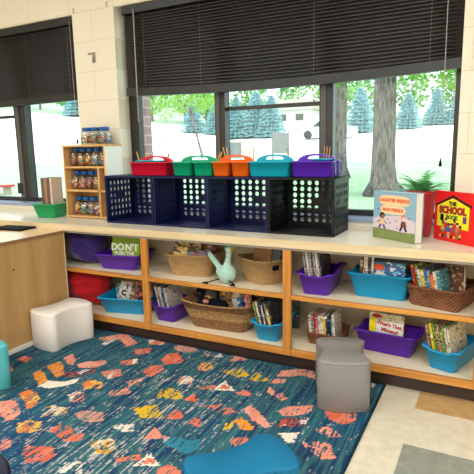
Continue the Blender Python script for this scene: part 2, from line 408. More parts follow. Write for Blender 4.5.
# seam of the counter band
# --- left plywood cabinet (its back faces us) and the flat black slab on it
lu = thing('low_cabinet', 'low plywood cabinet with pale top, its plain back facing the rug, at left', 'cabinet', (-1.85, -.9, 0))
def L(x0, x1, y0, y1, z0, z1): return (x0+1.85, x1+1.85, y0+.9, y1+.9, z0, z1)
obj('back_panel', MB().box(*L(-1.575, -1.557, -1.78, -.022, .03, .66)), 'ply', lu)
obj('panel_edge', MB().box(*L(-1.577, -1.555, -.0215, -.018, .03, .662)), 'white', lu)
obj('body', MB().box(*L(-2.15, -1.576, -1.78, -.03, .03, .66)), 'ply', lu)
obj('top_board', MB().box(*L(-2.16, -1.553, -1.79, -.016, .6605, .675), bev=.002).box(*L(-1.7, -1.553, -1.79, -.016, .6605, .6606)), 'plytop', lu)
obj('top_edge', MB().box(*L(-1.5525, -1.549, -1.79, -.016, .658, .6755)), 'plyedge', lu)
obj('base_strip', MB().box(*L(-1.56, -1.545, -1.78, -.03, 0, .03)), 'white', lu)
for y, z in ((-.42, .5), (-.62, .12)): obj('bolt', MB().sphere((-1.556+1.85, y+.9, z), .006, 8), 'black', lu)
tr = MB().box(-.13, .13, -.07, .07, 0, .012, bev=.003)  # plain flat black slab in place of an unidentified dark area
o = obj('tray', tr, 'inkblack', loc=(-1.93, -.10, .6755), rot=(0, 0, .1)); tag(o, 'flat black slab lying on the low cabinet below the counter edge', 'tray')

# ================= BLINDS =================
def blind(x0, x1, sag, ladders, wandx, cordx, wand_len, label, cord_end):
    zt, zb = ZH-.004, 1.555
    r = thing('venetian_blind', label, 'blind', ((x0+x1)/2, .50, zt)); cx = (x0+x1)/2; w_ = (x1-x0)/2
    obj('headrail', MB().box(-w_, w_, -.03, .03, -.05, 0, bev=.003), 'rail', r)
    def sg(x): return sag*(1-(x/w_)**2)
    s = MB(); nsl = 28; pitch_ = (zt-.055-zb)/nsl; ns = 12
    for k in range(nsl):
        z = -.058-k*pitch_; f_ = (k/nsl)**2
        # curved slat cross-section, tilted nearly shut (room edge low)
        sec = [(-.0075, -.0125), (-.0048, -.006), (-.001, .0), (.0035, .006), (.0085, .0118)]
        vs = []; 
        for i in range(ns+1):
            x = -w_+.006+(2*w_-.012)*i/ns
            for yy, zz in sec: vs.append((x, yy-.004, z+zz-sg(x)*f_))
        m_ = len(sec); fs = [(i*m_+j, (i+1)*m_+j, (i+1)*m_+j+1, i*m_+j+1) for i in range(ns) for j in range(m_-1)]
        s.add(vs, fs, 0, True)
    o = obj('slats', s, 'blind', r); md = o.modifiers.new('t', 'SOLIDIFY'); md.thickness = .0008
    b = MB(); L_ = []
    for i in range(13):
        x = -w_+2*w_*i/12; z = zb-zt-sg(x)
        L_.append([(x, -.016, z), (x, .018, z), (x, .02, z+.05), (x, -.014, z+.052)])
    b.loft(L_, 0, False); obj('bottom_rail', b, 'rail', r)
    for lx in ladders:
        t = MB(); k = 0
        t.tube([(lx-cx, -.0135, -.05), (lx-cx, -.0135, zb-zt-sg(lx-cx)+.05)], .0006, 5)
        obj('ladder_cord', t, 'cord', r)
    if wandx: obj('tilt_wand', MB().tube([(wandx-cx, -.04, -.03), (wandx-cx+.003, -.046, -wand_len)], .0042, 7), 'cord', r)
    if cordx:
        t = MB().tube([(cordx-cx, -.045, -.03), (cordx-cx+.003, -.05, -cord_end)], .0022, 6)
        o = obj('pull_cord', t, 'cord', r)
        obj('tassel', MB().lathe([(.002, -cord_end+.01), (.004, -cord_end), (.0085, -cord_end-.028), (.006, -cord_end-.034)], 10, cordx-cx+.003, -.05), 'inkblack', o)
    return r
blind(-1.385, .742, .028, (-1.22, -.78, -.03, .59), -1.272, .667, .76, 'wide dark brown venetian blind half lowered over the large right window', 1.03)
blind(-3.895, -1.824, .006, (-2.35, -1.91, -3.3), None, -1.845, .7, 'dark brown venetian blind half lowered over the left window', .86)

# hook and nails on the wall
hk = thing('wall_hook', 'small metal hook on the cream pillar between the windows', 'hook', (-1.632, YW, 1.83))
obj('plate', MB().box(-.014, .014, -.004, -.0005, -.035, .03, bev=.001).box(-.055, .012, -.003, -.0005, .02, .034), 'metal', hk)
obj('hook_arm', MB().tube([(0, -.004, .0), (0, -.014, -.01), (0, -.02, -.03), (0, -.012, -.04)], .0035, 6), 'metal', hk)
for x, z, lb in ((-1.79, 2.158, 'small dark nail in the wall above the pillar, left one'), (-1.487, 2.158, 'small dark nail in the wall above the pillar, right one')):
    o = obj('nail', MB().tube([(0, 0, .016), (.002, -.012, .0), (0, -.004, -.016)], .003, 6), 'metal', loc=(x, YW-.002, z)); tag(o, lb, 'nail')

# ================= CRATES =================
def holed(nu, nv, W, Hh, th, r, skip=(), mu=.03, mv=.03, ell=1.0):
    """panel in XZ, x 0..W, z 0..Hh, thickness in y 0..th, with round or oval holes as geometry"""
    mb = MB(); du = (W-2*mu)/nu; dv = (Hh-2*mv)/nv; K = 12
    mb.box(0, mu, 0, th, 0, Hh); mb.box(W-mu, W, 0, th, 0, Hh); mb.box(mu, W-mu, 0, th, 0, mv); mb.box(mu, W-mu, 0, th, Hh-mv, Hh)
    for j in range(nv):
        for i in range(nu):
            x0 = mu+i*du; z0 = mv+j*dv
            if (i, nv-1-j) in skip: mb.box(x0, x0+du, 0, th, z0, z0+dv); continue
            cx, cz = x0+du/2, z0+dv/2; q = []; c = []
            for k in range(K):
                a = 2*PI*(k+.5)/K; ca, sa = math.cos(a), math.sin(a); s_ = 1/max(abs(ca), abs(sa))
                q.append((cx+ca*s_*du/2, cz+sa*s_*dv/2)); c.append((cx+ca*r, cz+sa*r*ell))
            vs = [(x, 0, z) for x, z in q]+[(x, 0, z) for x, z in c]+[(x, th, z) for x, z in q]+[(x, th, z) for x, z in c]; fs = []
            for k in range(K):
                m_ = (k+1) % K
                fs += [(k, m_, K+m_, K+k), (2*K+m_, 2*K+k, 3*K+k, 3*K+m_), (K+k, K+m_, 3*K+m_, 3*K+k)]
            # corners of the square cell
            mb.add(vs, fs)
            for sx, sz in ((1, 1), (-1, 1), (-1, -1), (1, -1)):
                pass
    return mb
def crate_mesh(W, D, Hc):
    b = MB(); t = .007
    skip = {(i, 3) for i in range(3, 8)}
    back = holed(7, 7, W, Hc, t, .0135, skip, .03, .028)
    b.add(back.v, back.f, M=Matrix.Translation((0, D-t, 0)))
    side = holed(6, 6, D, Hc, t, .0105, {(2, 2), (3, 2)}, .03, .03, 1.45)
    Ms = Matrix.Rotation(PI/2, 4, 'Z')
    b.add(side.v, side.f, M=Matrix.Translation((t, 0, 0)) @ Ms); b.add(side.v, side.f, M=Matrix.Translation((W, 0, 0)) @ Ms)
    b.box(0, W, 0, D, 0, .006); b.box(0, W, 0, D, Hc-.006, Hc)
    for k in range(5): b.box(.03, W-.03, .04+k*.05, .047+k*.05, .006, .009)
    return b
def crate(x, y, W, key, label):
    r = thing('storage_crate', label, 'crate', (x, y, H+.0005), -.0, 'plastic crates lying on their sides along the counter')
    D, Hc = .279, .308
    obj('shell', crate_mesh(W, D, Hc), key, r)
    f = MB(); e = .012
    f.box(0, e, -.006, .012, 0, Hc); f.box(W-e, W, -.006, .012, 0, Hc); f.box(e, W-e, -.006, .012, 0, e); f.box(e, W-e, -.006, .012, Hc-e, Hc)
    obj('rim', f, key, r)
    for xx in (-.0015, W-.0025): obj('handle', MB().box(xx, xx+.004, .09, .19, .17, .205), key, r)
    return r
crate(-1.345, .17, .382, 'navy', 'navy plastic crate lying open side out, next to the small jar shelf')
crate(-.957, .17, .386, 'navy', 'navy plastic crate under the green caddy, second from the left')
crate(-.566, .165, .388, 'navy', 'navy plastic crate under the orange caddy, third from the left')
crate(-.173, .160, .372, 'blackcrate', 'black plastic crate at the right end of the crate row')

# ================= SMALL JAR SHELF =================
js = thing('cubby_shelf', 'small birch cubby shelf holding lidded jars, on the counter by the pillar', 'shelf', (-1.815, .27, H+.0005))
Wj, Dj, Hj, t = .392, .172, .500, .013
obj('side_panel', MB().box(0, t, 0, Dj, 0, Hj), 'birch', js); obj('side_panel', MB().box(Wj-t, Wj-.002, 0, Dj, 0, Hj), 'birch', js); obj('lit_side_face', MB().box(Wj-.002, Wj, .001, Dj, 0, Hj), 'white', js, label='outer face coloured white for window light')  # right outer side gets a white skin: window light put into its colour
obj('top_board', MB().box(-.004, Wj+.004, -.004, Dj, Hj, Hj+t), 'birch', js)
for z in (.004, .188, .352): obj('shelf_board', MB().box(t, Wj-t, 0, Dj-.006, z, z+t), 'birch', js)
obj('divider', MB().box(.315, .315+t, 0, Dj-.006, .017, .352), 'birch', js)
obj('back_board', MB().box(t, Wj-t, Dj-.006, Dj, 0, Hj), 'birch', js)
bits = [mat('bit_%d' % i, c, .5) for i, c in enumerate([rgb(200, 60, 50), rgb(236, 180, 60), rgb(60, 150, 90), rgb(60, 100, 180), rgb(224, 110, 50), rgb(230, 225, 215), rgb(130, 80, 50), rgb(200, 130, 150)])]
def jar_proto(i, w_, h_, d_=.11):
    """squarish clear jar with a round blue lid and small coloured pieces inside"""
    rnd = random.Random(i); r = bpy.data.objects.new('jar', None); C.objects.link(r); r.empty_display_size = .03
    def rr(sx, sy, z):
        L_ = []
        for k in range(20):
            a = 2*PI*k/20; ca, sa = math.cos(a), math.sin(a); p_ = (abs(ca)**4+abs(sa)**4)**(-.25); L_.append((sx*ca*p_, sy*sa*p_, z))
        return L_
    a = w_/2
    obj('body', MB().loft([rr(a*.9, d_/2*.9, 0), rr(a, d_/2, .006), rr(a, d_/2, h_*.68), rr(a*.8, d_/2*.7, h_*.78), rr(a*.72, a*.72, h_*.8)], cap1=False), 'jar', r)
    obj('lid', MB().lathe([(a*.80, h_*.79), (a*.86, h_*.80), (a*.86, h_*.97), (a*.8, h_), (0.001, h_)], 18), 'lidblue', r)
    c = MB()
    cols = [rnd.randrange(8) for _ in range(3)]
    for k in range(46):
        x, y = rnd.uniform(-a*.72, a*.72), rnd.uniform(-d_*.38, d_*.38); z = .008+rnd.random()**1.1*h_*.42; s_ = rnd.uniform(.005, .009)
        M_ = Matrix.Translation((x, y, z+s_)) @ Matrix.Rotation(rnd.uniform(0, 6), 4, (rnd.random()+.1, rnd.random(), rnd.random()))
        c.box(-s_, s_, -s_*.7, s_*.7, -s_*.6, s_*.6, rnd.choice(cols), M_)
    o = obj('small_pieces', c, bits, r); o['kind'] = 'stuff'
    return r
prot = [jar_proto(i, .066, .128) for i in range(7)]; used = [False]*7
what = ['top', 'middle', 'bottom']
cnt = 0
for row, (z, n_, x0) in enumerate(((.365, 5, .05), (.201, 4, .049), (.017, 4, .049))):
    for k in range(n_):
        q_ = cnt % 7; loc = (-1.815+x0+k*.0675, .27+.085, H+.0015+z)
        lb = 'clear jar with blue lid on the %s level of the cubby shelf, %s' % (what[row], ORD[k])
        if not used[q_]: o = prot[q_]; o.location = loc; used[q_] = True
        else: o = dup(prot[q_], loc)
        tag(o, lb, 'jar', 'blue lidded jars in the cubby shelf'); cnt += 1
for k, (x, h_) in enumerate(((-1.665, .118), (-1.585, .118), (-1.505, .118))):
    o = jar_proto(20+k, .078, h_, .1); o.location = (x, .37, H+Hj+t+.002)
    tag(o, 'clear jar with blue lid standing on top of the cubby shelf, %s' % ('left', 'middle', 'right')[k], 'jar', 'jars on top of the cubby shelf')

# ================= TUBS AND BASKETS =================
def rrect(hx, hy, r, z, n_=6):
    out = []
    for cx, cy, a0 in ((hx-r, hy-r, 0), (-hx+r, hy-r, 90), (-hx+r, -hy+r, 180), (hx-r, -hy+r, 270)):
        for k in range(n_+1):
            a = math.radians(a0+90*k/n_); out.append((cx+r*math.cos(a), cy+r*math.sin(a), z))
    # add extra points on the straight edges so that rims can dip
    res = []; n0 = len(out)
    for i in range(n0):
        A = out[i]; B = out[(i+1) % n0]; res.append(A)
        if math.dist(A, B) > r*.8:
            for k in range(1, 12): res.append(tuple(A[j]+(B[j]-A[j])*k/12 for j in range(3)))
    return res
def tub_mesh(LX, LY, h, taper=.022, th=.0035, flange=.009, dipx=0, dipy=0, r=.022, saddle=0):
    """LX, LY: outer size at the top. dipx: scalloped rim on the two ends facing +-y; dipy: on ends facing +-x"""
    a, b = LX/2, LY/2; fl = flange
    def ring(hx, hy, z, top=False, rr=r):
        R = rrect(hx, hy, rr, z)
        if top:
            o_ = []
            for x, y, z in R:
                d = 0
                if dipx and abs(y) > hy-rr*.6:
                    u = abs(x)/(hx*.62); d = dipx*(1-max(0, min(1, (u-.75)/.35)))
                if dipy and abs(x) > hx-rr*.6:
                    u = abs(y)/(hy*.62); d = dipy*(1-max(0, min(1, (u-.75)/.35)))
                if saddle: d -= saddle*((abs(x)/hx)**3*.5+(abs(y)/hy)**3*.5)
                o_.append((x, y, z-d))
            R = o_
        return R
    A, B = a-fl, b-fl
    loops = [ring(A-taper-.003, B-taper-.003, 0), ring(A-taper, B-taper, .004), ring(A, B, h-.006, True), ring(a, b, h-.007, True), ring(a, b, h, True),
             ring(A-th, B-th, h, True), ring(A-taper-th, B-taper-th, .008), ring(A-taper-th-.004, B-taper-th-.004, .005)]
    return MB().loft(loops)
PB = 'plastic book bins in the bookshelf'
def tub(name, key, loc, rz, LX, LY, h, label, cat='bin', **k):
    o = obj(name, tub_mesh(LX, LY, h, **k), key, loc=(loc[0], loc[1], loc[2]+.001), rot=(0, 0, rz)); tag(o, label, cat); 
    return o
def inside(loc, rz, x, y, z=.007): 
    c, s = math.cos(rz), math.sin(rz); return (loc[0]+c*x-s*y, loc[1]+s*x+c*y, loc[2]+z)
# --- books
pal = {}
def pm(name, base, c1=None, c2=None, scale=45, amt=.4):
    if name not in pal: pal[name] = printmat('cover_'+name, base, c1 or rgb(230, 225, 215), c2 or rgb(60, 60, 70), scale, amt)
    return pal[name]
COV = {
 'grey': pm('grey', rgb(142, 132, 132), rgb(176, 168, 166), rgb(96, 86, 92), 130, .55), 'white': pm('white', rgb(218, 210, 200), rgb(186, 176, 168), rgb(130, 120, 120), 100, .3),
 'black': pm('black', rgb(34, 34, 42), rgb(74, 74, 84), rgb(130, 126, 124), 90, .22), 'brown': pm('brown', rgb(110, 70, 48), rgb(150, 104, 76), rgb(220, 190, 150), 70, .35),
 'red': pm('red', rgb(176, 34, 40), rgb(228, 170, 60), rgb(230, 222, 212), 60, .25), 'yellow': pm('yellow', rgb(226, 200, 50), rgb(150, 130, 40), rgb(240, 236, 220), 80, .25),
 'green': pm('green', rgb(98, 140, 48), rgb(170, 180, 90), rgb(50, 70, 40), 80, .4), 'blue': pm('blue', rgb(40, 100, 170), rgb(110, 190, 220), rgb(230, 230, 226), 60, .4),
 'teal': pm('teal', rgb(70, 150, 160), rgb(200, 220, 216), rgb(40, 80, 90), 80, .3), 'cream': pm('cream', rgb(232, 220, 190), rgb(200, 180, 140), rgb(120, 100, 80), 90, .3),
 'navy': pm('navy', rgb(36, 40, 92), rgb(120, 110, 170), rgb(220, 216, 210), 80, .25), 'orange': pm('orange', rgb(226, 110, 50), rgb(240, 200, 90), rgb(150, 50, 40), 70, .3),
 'pink': pm('pink', rgb(196, 108, 130), rgb(230, 190, 190), rgb(110, 60, 90), 80, .35), 'olive': pm('olive', rgb(120, 124, 60), rgb(190, 190, 120), rgb(60, 66, 40), 90, .45)}
def book(t, d, h, key, loc, rot, label, group=None, bands=True, parent=None, cat='book'):
    """upright book: spine at y=0 facing -y, cover boards at x = +-t/2"""
    r = thing('book', label, cat, loc, rot=rot, group=group); c = min(.0022, t*.22)
    M_ = COV[key] if isinstance(key, str) else key
    cv = MB().box(-t/2, -t/2+c, 0, d, 0, h).box(t/2-c, t/2, 0, d, 0, h).box(-t/2+c, t/2-c, 0, c, 0, h)
    obj('cover', cv, M_, r)
    obj('pages', MB().box(-t/2+c, t/2-c, c, d-.003, .002, h-.003), 'page', r)
    return r
def row(loc, rz, items, bindesc, x0, y0, lean, group, d=.15):
    """books side by side along local x, spines to the front; items = (thickness, height, colour)"""
    x = x0
    for k, (t, h, key) in enumerate(items):
        la = lean + .012*math.sin(k*2.3)
        px = x+t/2/math.cos(la); P_ = inside(loc, rz, px, y0+.004*math.sin(k*1.7), .010+abs(math.sin(la))*t*.6)
        q = (Matrix.Rotation(rz, 3, 'Z') @ Matrix.Rotation(la, 3, 'Y')).to_euler()
        book(t, d, h, key, P_, q, '%s book standing in the %s, %s' % (key, bindesc, ORD[k] if k < 12 else 'last'), group)
        x += t/math.cos(la)+.0012
L_RIM = dict(dipx=.014)
# mid shelf -------------------------------------------------
A_l = (-1.222, .185, ZM); A_r = math.radians(9)
tub('book_bin', 'purple', A_l, A_r, .33, .27, .101, 'purple plastic bin holding the green book, on the middle shelf beside the purple pillow', taper=.03)
D_l = (.128, .195, ZM); D_r = math.radians(3)
tub('book_bin', 'purple', D_l, D_r, .200, .33, .118, 'purple plastic bin of thin grey books on the middle shelf, right of the pale basket', **L_RIM)
E_l = (.446, .195, ZM); E_r = math.radians(-2)
tub('book_bin', 'teal', E_l, E_r, .318, .20, .128, 'teal plastic bin on the middle shelf beside the brown wicker basket', taper=.026, dipy=.012)
# bottom shelf
a_l = (-1.212, .195, ZB); a_r = math.radians(13)
tub('book_bin', 'teal', a_l, a_r, .36, .27, .108, 'teal plastic bin at the left end of the bottom shelf, beside the red pillow', taper=.03)
b_l = (-.848, .208, ZB); b_r = math.radians(-2)
tub('book_bin', 'purple', b_l, b_r, .195, .30, .112, 'small purple plastic bin on the bottom shelf, left of the woven toy basket', **L_RIM)
d_l = (-.148, .202, ZB); d_r = math.radians(1)
tub('book_bin', 'teal', d_l, d_r, .185, .34, .112, 'teal plastic bin packed with dark books, right of the woven toy basket', **L_RIM)
f_l = (.484, .222, ZB); f_r = math.radians(-6)
tub('book_bin', 'purple', f_l, f_r, .325, .20, .118, 'purple plastic bin on the bottom shelf behind the grey stool', taper=.026, dipy=.014)
g_l = (.796, .195, ZB); g_r = math.radians(-17)
tub('book_bin', 'teal', g_l, g_r, .185, .33, .115, 'teal plastic bin of green books at the right end of the bottom shelf', **L_RIM)
# contents
TX = lambda s, sz, m_, par, loc, rot, **k: textobj('lettering', s, sz, m_, par, loc, rot, **k)
MT['txtwhite'] = mat('white_ink', rgb(240, 238, 232), .6); MT['txtred'] = mat('red_ink', rgb(190, 30, 40), .6); MT['txtblack'] = mat('black_ink', rgb(24, 22, 26), .6)
MT['txtorange'] = mat('orange_ink', rgb(226, 96, 48), .6); MT['txtpurple'] = mat('purple_ink', rgb(96, 60, 130), .6); MT['peachink'] = mat('peach_ink', rgb(250, 206, 160), .6)
MT['yellowink'] = mat('yellow_ink', rgb(246, 226, 30), .5); MT['greenink'] = mat('green_ink', rgb(30, 110, 60), .6); MT['brownink'] = mat('brown_ink', rgb(110, 60, 46), .6)
MT['skyink'] = mat('sky_print', rgb(138, 178, 200), .45, var=.06, vscale=14); MT['grassink'] = mat('grass_print', rgb(126, 140, 78), .6, var=.35, vscale=60)
def facing(w_, h, t, key, loc, rz, tilt, label, parts=None, group=None, roll_=0):
    """book with its front cover facing -y, leaning back by tilt"""
    q = (Matrix.Rotation(rz, 3, 'Z') @ Matrix.Rotation(-tilt, 3, 'X') @ Matrix.Rotation(roll_, 3, 'Y')).to_euler()
    r = thing('book', label, 'book', loc, rot=q, group=group)
    M_ = COV[key] if isinstance(key, str) and key in COV else key
    c = min(.0025, t*.2)
    obj('cover', MB().box(-w_/2, w_/2, 0, c, 0, h).box(-w_/2, w_/2, t-c, t, 0, h).box(-w_/2, -w_/2+c, c, t-c, 0, h), M_, r)
    obj('pages', MB().box(-w_/2+c, w_/2-.003, c, t-c, .003, h-.003), 'page', r)
    return r
R90 = (PI/2, 0, 0)
gm = mat('lime_cover', rgb(136, 172, 44), .4, var=.25, vscale=9)
bk = facing(.20, .205, .012, gm, inside(A_l, A_r, .034, -.060), A_r, .10, 'green picture book with big white letters standing in the purple bin', roll_=0)
TX("DO", .062, 'txtwhite', bk, (-.060, -.0006, .132), R90, bold=.0022); TX("N'T", .062, 'txtwhite', bk, (.044, -.0006, .132), R90, bold=.0022)
TX("PUSH THE", .032, 'txtwhite', bk, (-.01, -.0006, .092), R90, bold=.0012); TX("BUTTON", .032, 'txtwhite', bk, (-.01, -.0006, .055), R90, bold=.0012)
wdark = [(.007, .215, 'grey'), (.011, .218, 'grey'), (.008, .212, 'white'), (.012, .216, 'grey'), (.007, .215, 'black'), (.012, .214, 'grey'), (.008, .214, 'white'), (.010, .213, 'grey'), (.006, .213, 'black')]
row(D_l, D_r, wdark, 'purple bin right of the pale basket', -.046, -.125, math.radians(-8), 'grey books in the purple bin', .2)
row(E_l, E_r, [(.014, .212, 'brown'), (.013, .214, 'cream'), (.012, .213, 'white'), (.011, .210, 'black'), (.012, .212, 'white')], 'teal bin beside the brown wicker basket', -.106, -.052, math.radians(2), 'books at the left in the teal bin', .12)
bk = facing(.160, .202, .016, 'blue', inside(E_l, E_r, .036, -.052), E_r, .10, 'blue picture book facing out of the teal bin on the middle shelf')
obj('title_patch', MB().poly([(-.04+.034*math.cos(a)-.01, .15+.017*math.sin(a)) for a in [2*PI*k/16 for k in range(16)]], -.0008, 0), 'txtorange', bk)
obj('top_band', MB().box(-.084, .084, -.0006, 0, .178, .202), 'blackcrate', bk)
bk2 = facing(.165, .2, .012, 'navy', inside(E_l, E_r, .036, -.024), E_r, .1, 'dark navy book standing behind the blue picture book in the teal bin')
# a bin books
bk = facing(.085, .185, .02, 'white', inside(a_l, a_r, -.065, -.015), a_r, .30, 'white book with black letters leaning in the left teal bin', roll_=.16)
TX('I', .05, 'txtblack', bk, (.012, -.0008, .15), R90, bold=.002); TX('C', .05, 'txtblack', bk, (-.005, -.0008, .105), R90, bold=.003)
facing(.10, .185, .02, 'brown', inside(a_l, a_r, .02, .0), a_r, .22, 'reddish brown book leaning beside the white book in the left teal bin', roll_=.1)
facing(.11, .182, .018, pm('darkred', rgb(70, 24, 26), rgb(30, 20, 26), rgb(190, 90, 70), 40, .5), inside(a_l, a_r, .11, -.02), a_r, .15, 'dark red and black book at the right in the left teal bin')
facing(.2, .15, .02, 'teal', inside(a_l, a_r, -.03, .045), a_r, .1, 'pale teal book at the back of the left teal bin')
row(b_l, b_r, [(.009, .205, 'cream'), (.010, .207, 'brown'), (.008, .205, 'grey'), (.010, .205, 'white'), (.009, .203, 'blue'), (.009, .205, 'black'), (.010, .203, 'grey'), (.008, .200, 'white')], 'small purple bin on the bottom shelf', -.048, -.095, math.radians(-14), 'books in the small purple bin', .16)
row(d_l, d_r, [(.009, .205, 'green'), (.008, .212, 'brown'), (.010, .208, 'white'), (.012, .21, 'black'), (.008, .19, 'white'), (.012, .205, 'black'), (.008, .20, 'grey'), (.010, .17, 'yellow'), (.010, .205, 'black')], 'teal bin right of the woven toy basket', -.045, -.13, math.radians(-13), 'books in the teal bin by the toy basket', .2)
facing(.15, .19, .012, 'black', inside(d_l, d_r, .03, .09), d_r+.1, .1, 'dark large book at the back of the teal bin by the toy basket')
row(g_l, g_r, [(.008, .2, 'pink'), (.010, .205, 'green'), (.012, .21, 'yellow'), (.008, .212, 'green'), (.010, .208, 'olive'), (.008, .21, 'pink'), (.012, .206, 'olive'), (.008, .206, 'green'), (.010, .2, 'white'), (.008, .2, 'cream')], 'right teal bin on the bottom shelf', -.052, -.125, math.radians(-11), 'green books in the right teal bin', .2)
bk = facing(.178, .19, .012, 'cream', inside(f_l, f_r, -.010, -.035), f_r, .12, 'picture book with red title lettering standing in the purple bin behind the grey stool')
obj('cover_print', MB().box(-.05, .086, -.0005, 0, .02, .15), 'txtwhite', bk)
obj('yellow_stripe', MB().box(-.088, -.055, -.0006, 0, .01, .16), 'yellow2' if 'yellow2' in MT else 'yellowink', bk)
TX("What's That,", .0255, 'txtred', bk, (.018, -.0009, .134), (PI/2, .10, 0), bold=.0012); TX("Mittens?", .0265, 'txtred', bk, (.020, -.0009, .104), (PI/2, .10, 0), bold=.0012)
obj('title_blob', MB().poly([(-.05+.028*math.cos(a), .175+.010*math.sin(a)) for a in [2*PI*k/14 for k in range(14)]], -.0008, 0), 'txtred', bk)
obj('cat_drawing', MB().poly([(-.01, .05), (.005, .062), (.022, .066), (.04, .08), (.034, .06), (.03, .045), (.012, .04)], -.0009, -.0002), 'brownink', bk)
obj('leaf_drawing', MB().poly([(-.06, .03), (-.045, .055), (-.03, .04), (-.02, .02), (-.04, .01)], -.0009, -.0002).poly([(.03, .02), (.05, .035), (.075, .03), (.07, .012)], -.0009, -.0002), 'greenink', bk)
# baskets ---------------------------------------------------
B_l = (-.705, .225, ZM); B_r = math.radians(12)
bo = tub('wicker_basket', 'wick_l', B_l, B_r, .320, .25, .130, 'pale wicker basket with cards on the middle shelf, left of the plush bird', 'basket', taper=.028, r=.045, th=.006, flange=.004, saddle=.006)
C_l = (-.232, .225, ZM); C_r = math.radians(-27)
bo2 = tub('wicker_basket', 'wick_l', C_l, C_r, .275, .25, .125, 'pale wicker basket with handle hole, right of the plush bird', 'basket', taper=.03, r=.06, th=.006, flange=.004, saddle=.03)
for sx in (-1, 1):
    obj('handle_slot', MB().poly([(x, z) for x, z in ((-.022, -.011), (-.016, -.014), (.016, -.014), (.022, -.011), (.022, .011), (.016, .014), (-.016, .014), (-.022, .011))], -.002, .002), 'blackcrate', bo2, loc=(sx*.129, -.02, .098), rot=(0, 0, PI/2))
c_l = (-.490, .190, ZB); c_r = math.radians(2)
Mc, n, l, p = newmat('banded_seagrass')
tc = n.new('ShaderNodeTexCoord'); sp = n.new('ShaderNodeSeparateXYZ'); l.new(tc.outputs['Object'], sp.inputs[0])
r_ = n.new('ShaderNodeValToRGB'); r_.color_ramp.interpolation = 'LINEAR'; e = r_.color_ramp.elements
mr = n.new('ShaderNodeMath'); mr.operation = 'MULTIPLY'; mr.inputs[1].default_value = 5.4; l.new(sp.outputs[2], mr.inputs[0]); l.new(mr.outputs[0], r_.inputs['Fac'])
e[0].color = rgb(158, 116, 74); e[0].position = .34; e[1].color = rgb(214, 178, 122); e[1].position = .40
for pos, c_ in ((.66, rgb(210, 172, 114)), (.70, rgb(160, 116, 78)), (.86, rgb(168, 122, 82)), (.90, rgb(190, 146, 92))): q = e.new(pos); q.color = c_
tn = n.new('ShaderNodeTexNoise'); tn.inputs['Scale'].default_value = 90; l.new(tc.outputs['Object'], tn.inputs['Vector'])
mx = n.new('ShaderNodeMix'); mx.data_type = 'RGBA'; mx.blend_type = 'MULTIPLY'; mx.inputs[0].default_value = .75; l.new(r_.outputs[0], mx.inputs[6])
rr_ = n.new('ShaderNodeValToRGB'); rr_.color_ramp.elements[0].position = .36; rr_.color_ramp.elements[0].color = (.35, .3, .26, 1); rr_.color_ramp.elements[1].position = .6; l.new(tn.outputs['Fac'], rr_.inputs['Fac']); l.new(rr_.outputs[0], mx.inputs[7])
l.new(mx.outputs[2], p.inputs['Base Color']); p.inputs['Roughness'].default_value = .7
bm = n.new('ShaderNodeBump'); bm.inputs['Strength'].default_value = .9; bm.inputs['Distance'].default_value = .006; l.new(tn.outputs['Fac'], bm.inputs['Height']); l.new(bm.outputs[0], p.inputs['Normal'])
MT['seagrass'] = Mc
tub('toy_basket', 'seagrass', c_l, c_r, .475, .30, .135, 'large banded woven basket full of soft toys on the bottom shelf', 'basket', taper=.05, r=.06, th=.008, flange=.004, saddle=.055)
e_l = (.160, .225, ZB); e_r = 0
tub('wicker_basket', 'wick_b', e_l, e_r, .195, .22, .066, 'small dark brown wicker basket of upright books, left of the grey stool', 'basket', taper=.008, r=.012, th=.005, flange=.003)
row(e_l, e_r, [(.016, .150, 'cream'), (.010, .153, 'teal'), (.012, .155, 'red'), (.010, .155, 'pink'), (.014, .150, 'white'), (.014, .152, 'cream'), (.012, .150, 'yellow'), (.015, .158, 'navy'), (.010, .155, 'black'), (.010, .152, 'teal'), (.013, .170, 'white')], 'small brown basket left of the grey stool', -.080, -.090, math.radians(-4), 'books in the small brown basket', .13)
F_l = (.742, .198, ZM); F_r = math.radians(-16)
tub('wicker_basket', 'wick_b', F_l, F_r, .26, .30, .092, 'brown wicker basket of colourful books at the right of the middle shelf', 'basket', taper=.014, r=.015, th=.006, flange=.004, saddle=.012)
row(F_l, F_r, [(.014, .185, 'red'), (.013, .188, 'olive'), (.015, .165, 'white'), (.012, .165, 'yellow'), (.014, .168, 'blue'), (.012, .165, 'grey'), (.015, .15, 'orange'), (.014, .165, 'white'), (.012, .17, 'teal')], 'brown wicker basket at right', -.088, -.112, math.radians(-12), 'books in the right wicker basket', .18)
facing(.17, .17, .014, 'brown', inside(F_l, F_r, .035, -.02, .018), F_r+math.radians(-30), .1, 'brown picture book leaning at the right end of the wicker basket', roll_=-.12)
# cards in B and boxes in C
for k, (x, y, w_, h, key) in enumerate(((-.075, -.055, .10, .165, 'yellow'), (.045, -.055, .15, .145, 'blue'), (-.045, -.01, .17, .19, 'cream'), (.05, .03, .15, .195, 'brown'))):
    facing(w_, h, .006, pm('card%d' % k, [rgb(226, 180, 96), rgb(120, 150, 190), rgb(214, 176, 110), rgb(150, 84, 56)][k], [rgb(240, 210, 150), rgb(200, 90, 70), rgb(120, 84, 60), rgb(190, 150, 110)][k], rgb(70, 50, 50), 50, .5),
           inside(B_l, B_r, x, y), B_r, .1, ['yellow word card standing at the front left of the left pale basket', 'blue and red card at the front right of the left pale basket', 'tan word card behind the yellow card in the left pale basket', 'brown card at the back of the left pale basket'][k])
facing(.13, .195, .008, mat('kraft_folder', rgb(198, 152, 104), .6, var=.1), inside(C_l, C_r, -.030, -.01), C_r+.25, .22, 'tan folder lying slanted in the right pale basket')
